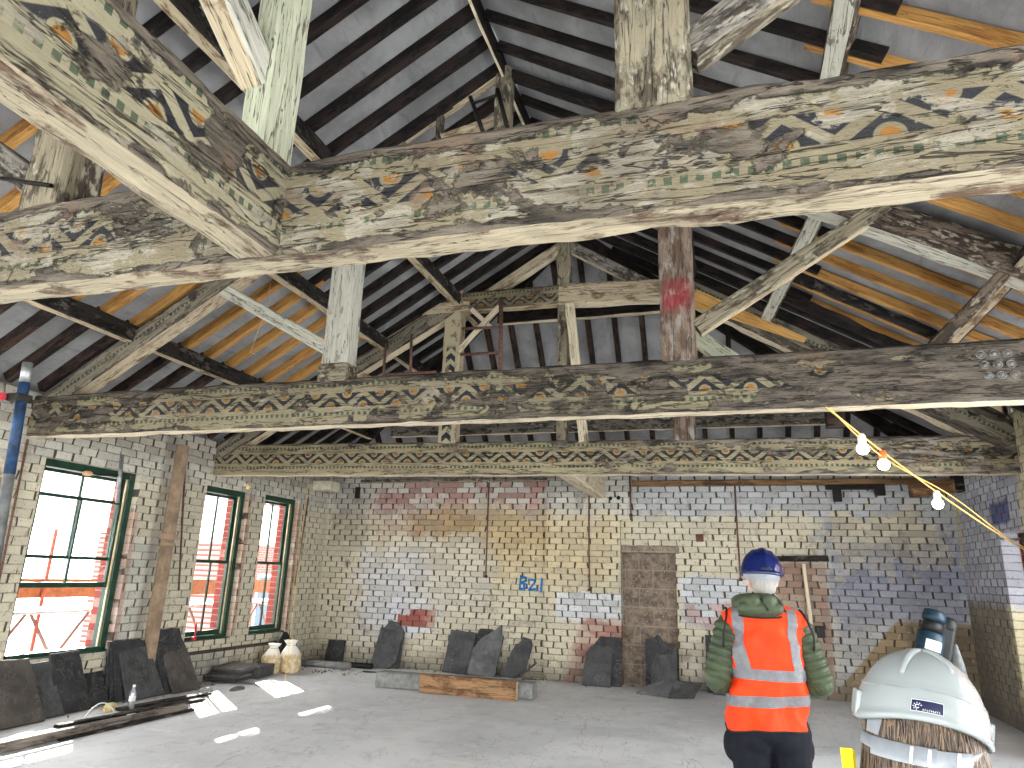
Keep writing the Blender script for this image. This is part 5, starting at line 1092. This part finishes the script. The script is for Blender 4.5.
# navy maker's plate with a small white sun mark and a line of lettering
def lab(u, v, off): return pt(R(-88) + u / .128, .03 + (v + .0) / .215 , off)
LU0, LU1, LV0, LV1 = -.058, -.004, .010, .032
def lgrid(u0, u1, v0, v1, off, n=8): return [[lab(u0 + (u1 - u0) * i / n, v0 + (v1 - v0) * j / 3, off) for i in range(n + 1)] for j in range(4)]
mb = MB(); mb.rings(lgrid(LU0 - .001, LU1 + .001, LV0 - .001, LV1 + .001, .0034), cap=False, closed=False); mb.build('plate_border', 'label', hat, HW, local=True)
mb = MB(); mb.rings(lgrid(LU0, LU1, LV0, LV1, .0042), cap=False, closed=False); pl_ = mb.build('maker_plate', 'navylabel', hat, HW, local=True)
mb = MB(); cu, cv = LU0 + .0105, LV0 + .0095
ar = [lab(cu + .0035 * math.cos(a), cv + .0035 * math.sin(a), .0048) for a in [R(40 + 280 * i / 14) for i in range(15)]]; mb.tube(ar, .0008, 5)
for i in range(7):
    a = R(20 + 40 * i); mb.tube([lab(cu + .0058 * math.cos(a), cv + .0058 * math.sin(a), .0048), lab(cu + .0078 * math.cos(a), cv + .0078 * math.sin(a), .0048)], .0008, 4)
for i in range(9):
    u = LU0 + .020 + .0034 * i; mb.tube([lab(u, LV0 + .0022, .0048), lab(u + .0004, LV0 + .0052, .0048)], .0005, 4); mb.tube([lab(u, LV0 + .0022 + .0028 * (i % 2), .0048), lab(u + .0015, LV0 + .0022 + .0028 * ((i + 1) % 3 > 0), .0048)], .00045, 4)
mb.build('plate_lettering', 'label', pl_, HW, local=True)
# clear harness band with its adjuster across the back of the hair
def band(a0, a1, z0, z1, r, n=24): return [[(.106 * r * math.cos(a), .136 * r * math.sin(a), z) for a in [R(a0 + (a1 - a0) * i / n) for i in range(n + 1)]] for z in (z0, z1)]
mb = MB()
rg = []
for z, r in ((-.050, 1.0), (-.028, 1.0), (-.028, .96), (-.050, .96)): rg.append([(.107 * r * math.cos(a), .138 * r * math.sin(a), z - .006 * math.cos(2 * (a + math.pi / 2)) + .016 * math.cos(a)) for a in [R(-172 + 164 * i / 40) for i in range(41)]])
rg.append(rg[0]); mb.rings(rg, cap=False, closed=False); hb = mb.build('harness_band', 'harness', hat, HW, local=True)
for a0, a1, z0, z1, nm in ((-150, -92, -.056, -.024, 'adjuster_slide'), (-92, -60, -.052, -.026, 'adjuster_slide')):
    mb = MB(); rg = []
    for z, r in ((z0, 1.03), (z1, 1.03), (z1, 1.0), (z0, 1.0)): rg.append([(.108 * r * math.cos(a), .139 * r * math.sin(a), z + .016 * math.cos(a)) for a in [R(a0 + (a1 - a0) * i / 12) for i in range(13)]])
    rg.append(rg[0]); mb.rings(rg, cap=False, closed=False); mb.build(nm, 'harness', hb, HW, local=True)
for a in (-112, -98, -74):
    mb = MB(); mb.tube([(.113 * math.cos(R(a)), .145 * math.sin(R(a)), -.054 + .016 * math.cos(R(a))), (.113 * math.cos(R(a)), .145 * math.sin(R(a)), -.026 + .016 * math.cos(R(a)))], .003, 6); mb.build('adjuster_rib', 'white_plastic', hb, HW, local=True)
for a in (-152, -28):
    mb = MB(); q0 = [(.108 * math.cos(R(a + d)), .138 * math.sin(R(a + d)), -.034) for d in (-8, 8)]; q1 = [(.104 * math.cos(R(a + d * 1.4)), .130 * math.sin(R(a + d * 1.4)), .012) for d in (-8, 8)]
    mb.add([q0[0], q0[1], q1[1], q1[0]], [(0, 1, 2, 3)]); mb.build('harness_strap', 'harness', hat, HW, local=True)
# hair: a heavy fall with many separate locks
rg = []; n = 144
HT = [(-.30, .140, .090, -.050), (-.22, .134, .092, -.045), (-.14, .120, .098, -.035), (-.08, .108, .110, -.018), (-.04, .101, .120, -.006), (.0, .098, .124, 0), (.05, .085, .11, 0)]
for j in range(40):
    z = -.30 + .35 * j / 39; rx, ry, cy = table(HT, z); ring = []
    for i in range(n):
        a = 2 * math.pi * i / n; face = max(0, math.sin(a)) ** 2 * (1 if z < .0 else 0)
        q = .035 * math.sin(a * 21 + 3 * math.sin(z * 14) + 2 * math.sin(a * 5)) * min(1, (.05 - z) * 8) + .02 * NZ.noise(V((math.cos(a) * 9, math.sin(a) * 9, z * 5)))
        ring.append((rx * (1 + q) * math.cos(a), cy + ry * (1 + q) * math.sin(a) * (1 - .55 * face), z))
    rg.append(ring)
mb = MB(); mb.rings(rg); rnd = random.Random(11)
for i in range(260):
    a = R(rnd.uniform(-190, 10)); ph = rnd.uniform(0, 6); am = rnd.uniform(0, .12); pts = []
    z0 = rnd.uniform(-.02, .02); z1 = rnd.uniform(-.30, -.12)
    for k in range(8):
        z = z0 + (z1 - z0) * k / 7; rx, ry, cy = table(HT, z); s_ = 1.02 + .02 * math.sin(ph + k) + rnd.uniform(0, .012); aa = a + am * math.sin(ph + k * .7)
        pts.append((rx * s_ * math.cos(aa), cy + ry * s_ * math.sin(aa), z))
    mb.tube(pts, [.0016] * 7 + [.0006], 5, cap=False)
mb.build('hair', 'hair', wom, HW @ M.Rotation(R(-8), 4, 'Y'), local=True)

# ------------------------------------------------------------------ outside the windows
MT['outwhite'] = simple('pale_render', (214, 212, 206), .8)
t = NT('red_brick_building'); P = t.coord(); b = t.N('ShaderNodeTexBrick'); s = t.sep(P); t.set(b.inputs['Vector'], t.comb(s[1], s[2], 0.0)); b.inputs['Scale'].default_value = 1; b.inputs['Brick Width'].default_value = .235; b.inputs['Row Height'].default_value = .085; b.inputs['Mortar Size'].default_value = .008
b.inputs['Color1'].default_value = lin((120, 50, 42)); b.inputs['Color2'].default_value = lin((104, 42, 36)); b.inputs['Mortar'].default_value = lin((128, 104, 96)); t.bsdf(b.outputs[0], .8); MT['outbrick'] = t.mat
mb = MB(); mb.box((-60, -40, -4.2), (XL - .42, 60, -4.0)); o = mb.build('street_ground', 'stone'); o['kind'] = 'structure'
t = thing('building', 'red brick building across the street, seen through the left windows', 'building', (-16, 27, -4))
mb = MB(); mb.box((-22, 20.2, -4), (-16, 46, 10)); mb.build('wall', 'outbrick', t, at(-16, 20.2, -4))
for i in range(5):
    for z in (-.6, 3.0, 6.2):
        y = 21.6 + 3.2 * i; mb = MB(); mb.box((-16.02, y, z), (-15.97, y + 1.3, z + 2.0)); f_ = mb.build('window_frame', 'outwhite', t, at(-16, y, z)); mb = MB(); mb.box((-15.975, y + .1, z + .1), (-15.955, y + 1.2, z + .97)); mb.box((-15.975, y + .1, z + 1.03), (-15.955, y + 1.2, z + 1.9)); mb.build('pane', 'teal', f_, at(-15.97, y, z))
t = thing('building', 'added brick block close outside the right window, shading its jamb', 'building', (6.5, 11, -4))  # block added to keep sky glare off the window jamb
mb = MB(); mb.box((4.6, 8.5, -4), (9, 16, 6.5)); mb.build('wall', 'outbrick', t, at(4.7, 8.7, -4))
mb = MB(); mb.box((4.56, 9.4, .4), (4.62, 10.2, 2.2)); mb.build('window_frame', 'outwhite', t, at(4.7, 9.4, .4))
t = thing('scaffold', 'scaffolding with boards and white sheeting outside the left windows', 'scaffold', (-8.6, 8, -4))
MT['outboard'] = simple('orange_scaffold_board', (112, 62, 28), .8)  # the board's own orange, kept dark against the bright exposure
MT['outtube'] = simple('weathered_tube', (92, 62, 50), .6)
MT['rusttube'] = simple('rusty_orange_tube', (118, 48, 28), .6, .15)
for y in (4.6, 7.66, 10.4, 13.0):
    for x in (-8.15, -9.15):
        if x < -9 or y > 12: mb = MB(); mb.tube([(x, y, -4), (x, y, 5)], .025, 10); mb.build('standard_tube', 'rusttube' if (x < -9 and y < 8) else 'galv', t, at(x, y, -4))
for x, z in ((-9.15, .98), (-9.15, .30), (-9.15, 2.95), (-8.18, 2.92)):
    mb = MB(); mb.tube([(x, 2, z), (x, 16, z)], .025, 10); mb.build('ledger_tube', 'outtube', t, at(x, 2, z))
mb = MB()
for i in range(26):
    y = 3 + .5 * i; mb.tube([(-9.15, y, .98 if i % 2 else .30), (-9.15, y + .5, .30 if i % 2 else .98)], .024, 8)
mb.build('lattice_bracing', 'outtube', t, at(-9.15, 3, .3))
mb = MB(); mb.box((-9.22, 2, 1.14), (-9.18, 16, 1.40), 0, .004); mb.build('guard_board', 'outboard', t, at(-9.2, 2, 1.1))
mb = MB()
for i in range(4): mb.box((-9.1 + .23 * i, 2, 1.00), (-8.88 + .23 * i, 16, 1.035), 0, .004)
mb.build('deck_boards', 'outwhite', t, at(-9.1, 2, 1.0))
for z0, z1 in ((2.04, 2.76), (2.90, 3.9)):
    mb = MB(); ys_ = [1.5 + .25 * i for i in range(59)]; mb.rings([[(-8.12 + .012 * math.sin(y * 5 + z0), y, z) for y in ys_] for z in (z0, z1)], cap=False, closed=False); mb.build('sheeting', 'sheet', t, at(-8.12, 2, z0))

# ------------------------------------------------------------------ light
W_STR, SUN_STR, EXPO = 8.0, 20.0, 0.82
wd = bpy.data.worlds.new('daylight'); SC.world = wd; wd.use_nodes = True
bg = wd.node_tree.nodes['Background']; bg.inputs[0].default_value = (.97, .985, 1.0, 1); bg.inputs[1].default_value = W_STR
sl = bpy.data.lights.new('sun', 'SUN'); sl.energy = SUN_STR; sl.angle = R(.6); sl.color = (1, .96, .88); so = bpy.data.objects.new('sun', sl); COL.objects.link(so)
so.matrix_basis = M.Translation(V((-20, 20, 20))) @ V((1, -.9, -.85)).to_track_quat('-Z', 'Y').to_matrix().to_4x4()
def portal(loc, d, sx, sy):
    l = bpy.data.lights.new('window_daylight', 'AREA'); l.shape = 'RECTANGLE'; l.size = sx; l.size_y = sy; l.cycles.is_portal = True
    o = bpy.data.objects.new('window_daylight', l); COL.objects.link(o); o.matrix_basis = M.Translation(V(loc)) @ V(d).to_track_quat('-Z', 'Z').to_matrix().to_4x4()
for (a, b, c, d) in LW: portal((XL - .40, (a + b) / 2, (c + d) / 2), (1, 0, 0), b - a, d - c)
for (a, b, c, d) in RW: portal((XR + .40, (a + b) / 2, (c + d) / 2), (-1, 0, 0), b - a, d - c)
for (a, b, c, d) in NW: portal(((a + b) / 2, YN - .38, (c + d) / 2), (0, 1, 0), b - a, d - c)

# ------------------------------------------------------------------ camera
cd = bpy.data.cameras.new('camera'); cam = bpy.data.objects.new('camera', cd); COL.objects.link(cam); SC.camera = cam
cd.sensor_fit = 'HORIZONTAL'; cd.sensor_width = 36; cd.lens = 680 / 1024 * 36; cd.clip_start = .05
pit, rol, yaw = .274, .032, .3005
cy, sy = math.cos(yaw), math.sin(yaw); fwd = V((-sy, cy, 0)); rt = V((cy, sy, 0)); up = V((0, 0, 1))
f2 = fwd * math.cos(pit) + up * math.sin(pit); u2 = up * math.cos(pit) - fwd * math.sin(pit)
r3 = rt * math.cos(rol) + u2 * math.sin(rol); u3 = u2 * math.cos(rol) - rt * math.sin(rol)
mw = M((r3, u3, -f2)).transposed().to_4x4(); mw.translation = V((0, 0, 1.65)); cam.matrix_basis = mw
SC.view_settings.view_transform = 'Standard'; SC.view_settings.look = 'None'; SC.view_settings.exposure = EXPO; SC.view_settings.gamma = 1; SC.view_settings.use_curve_mapping = False
SC.cycles.use_denoising = True; SC.cycles.max_bounces = 10; SC.cycles.diffuse_bounces = 6; SC.cycles.transparent_max_bounces = 12; SC.cycles.sample_clamp_indirect = 8
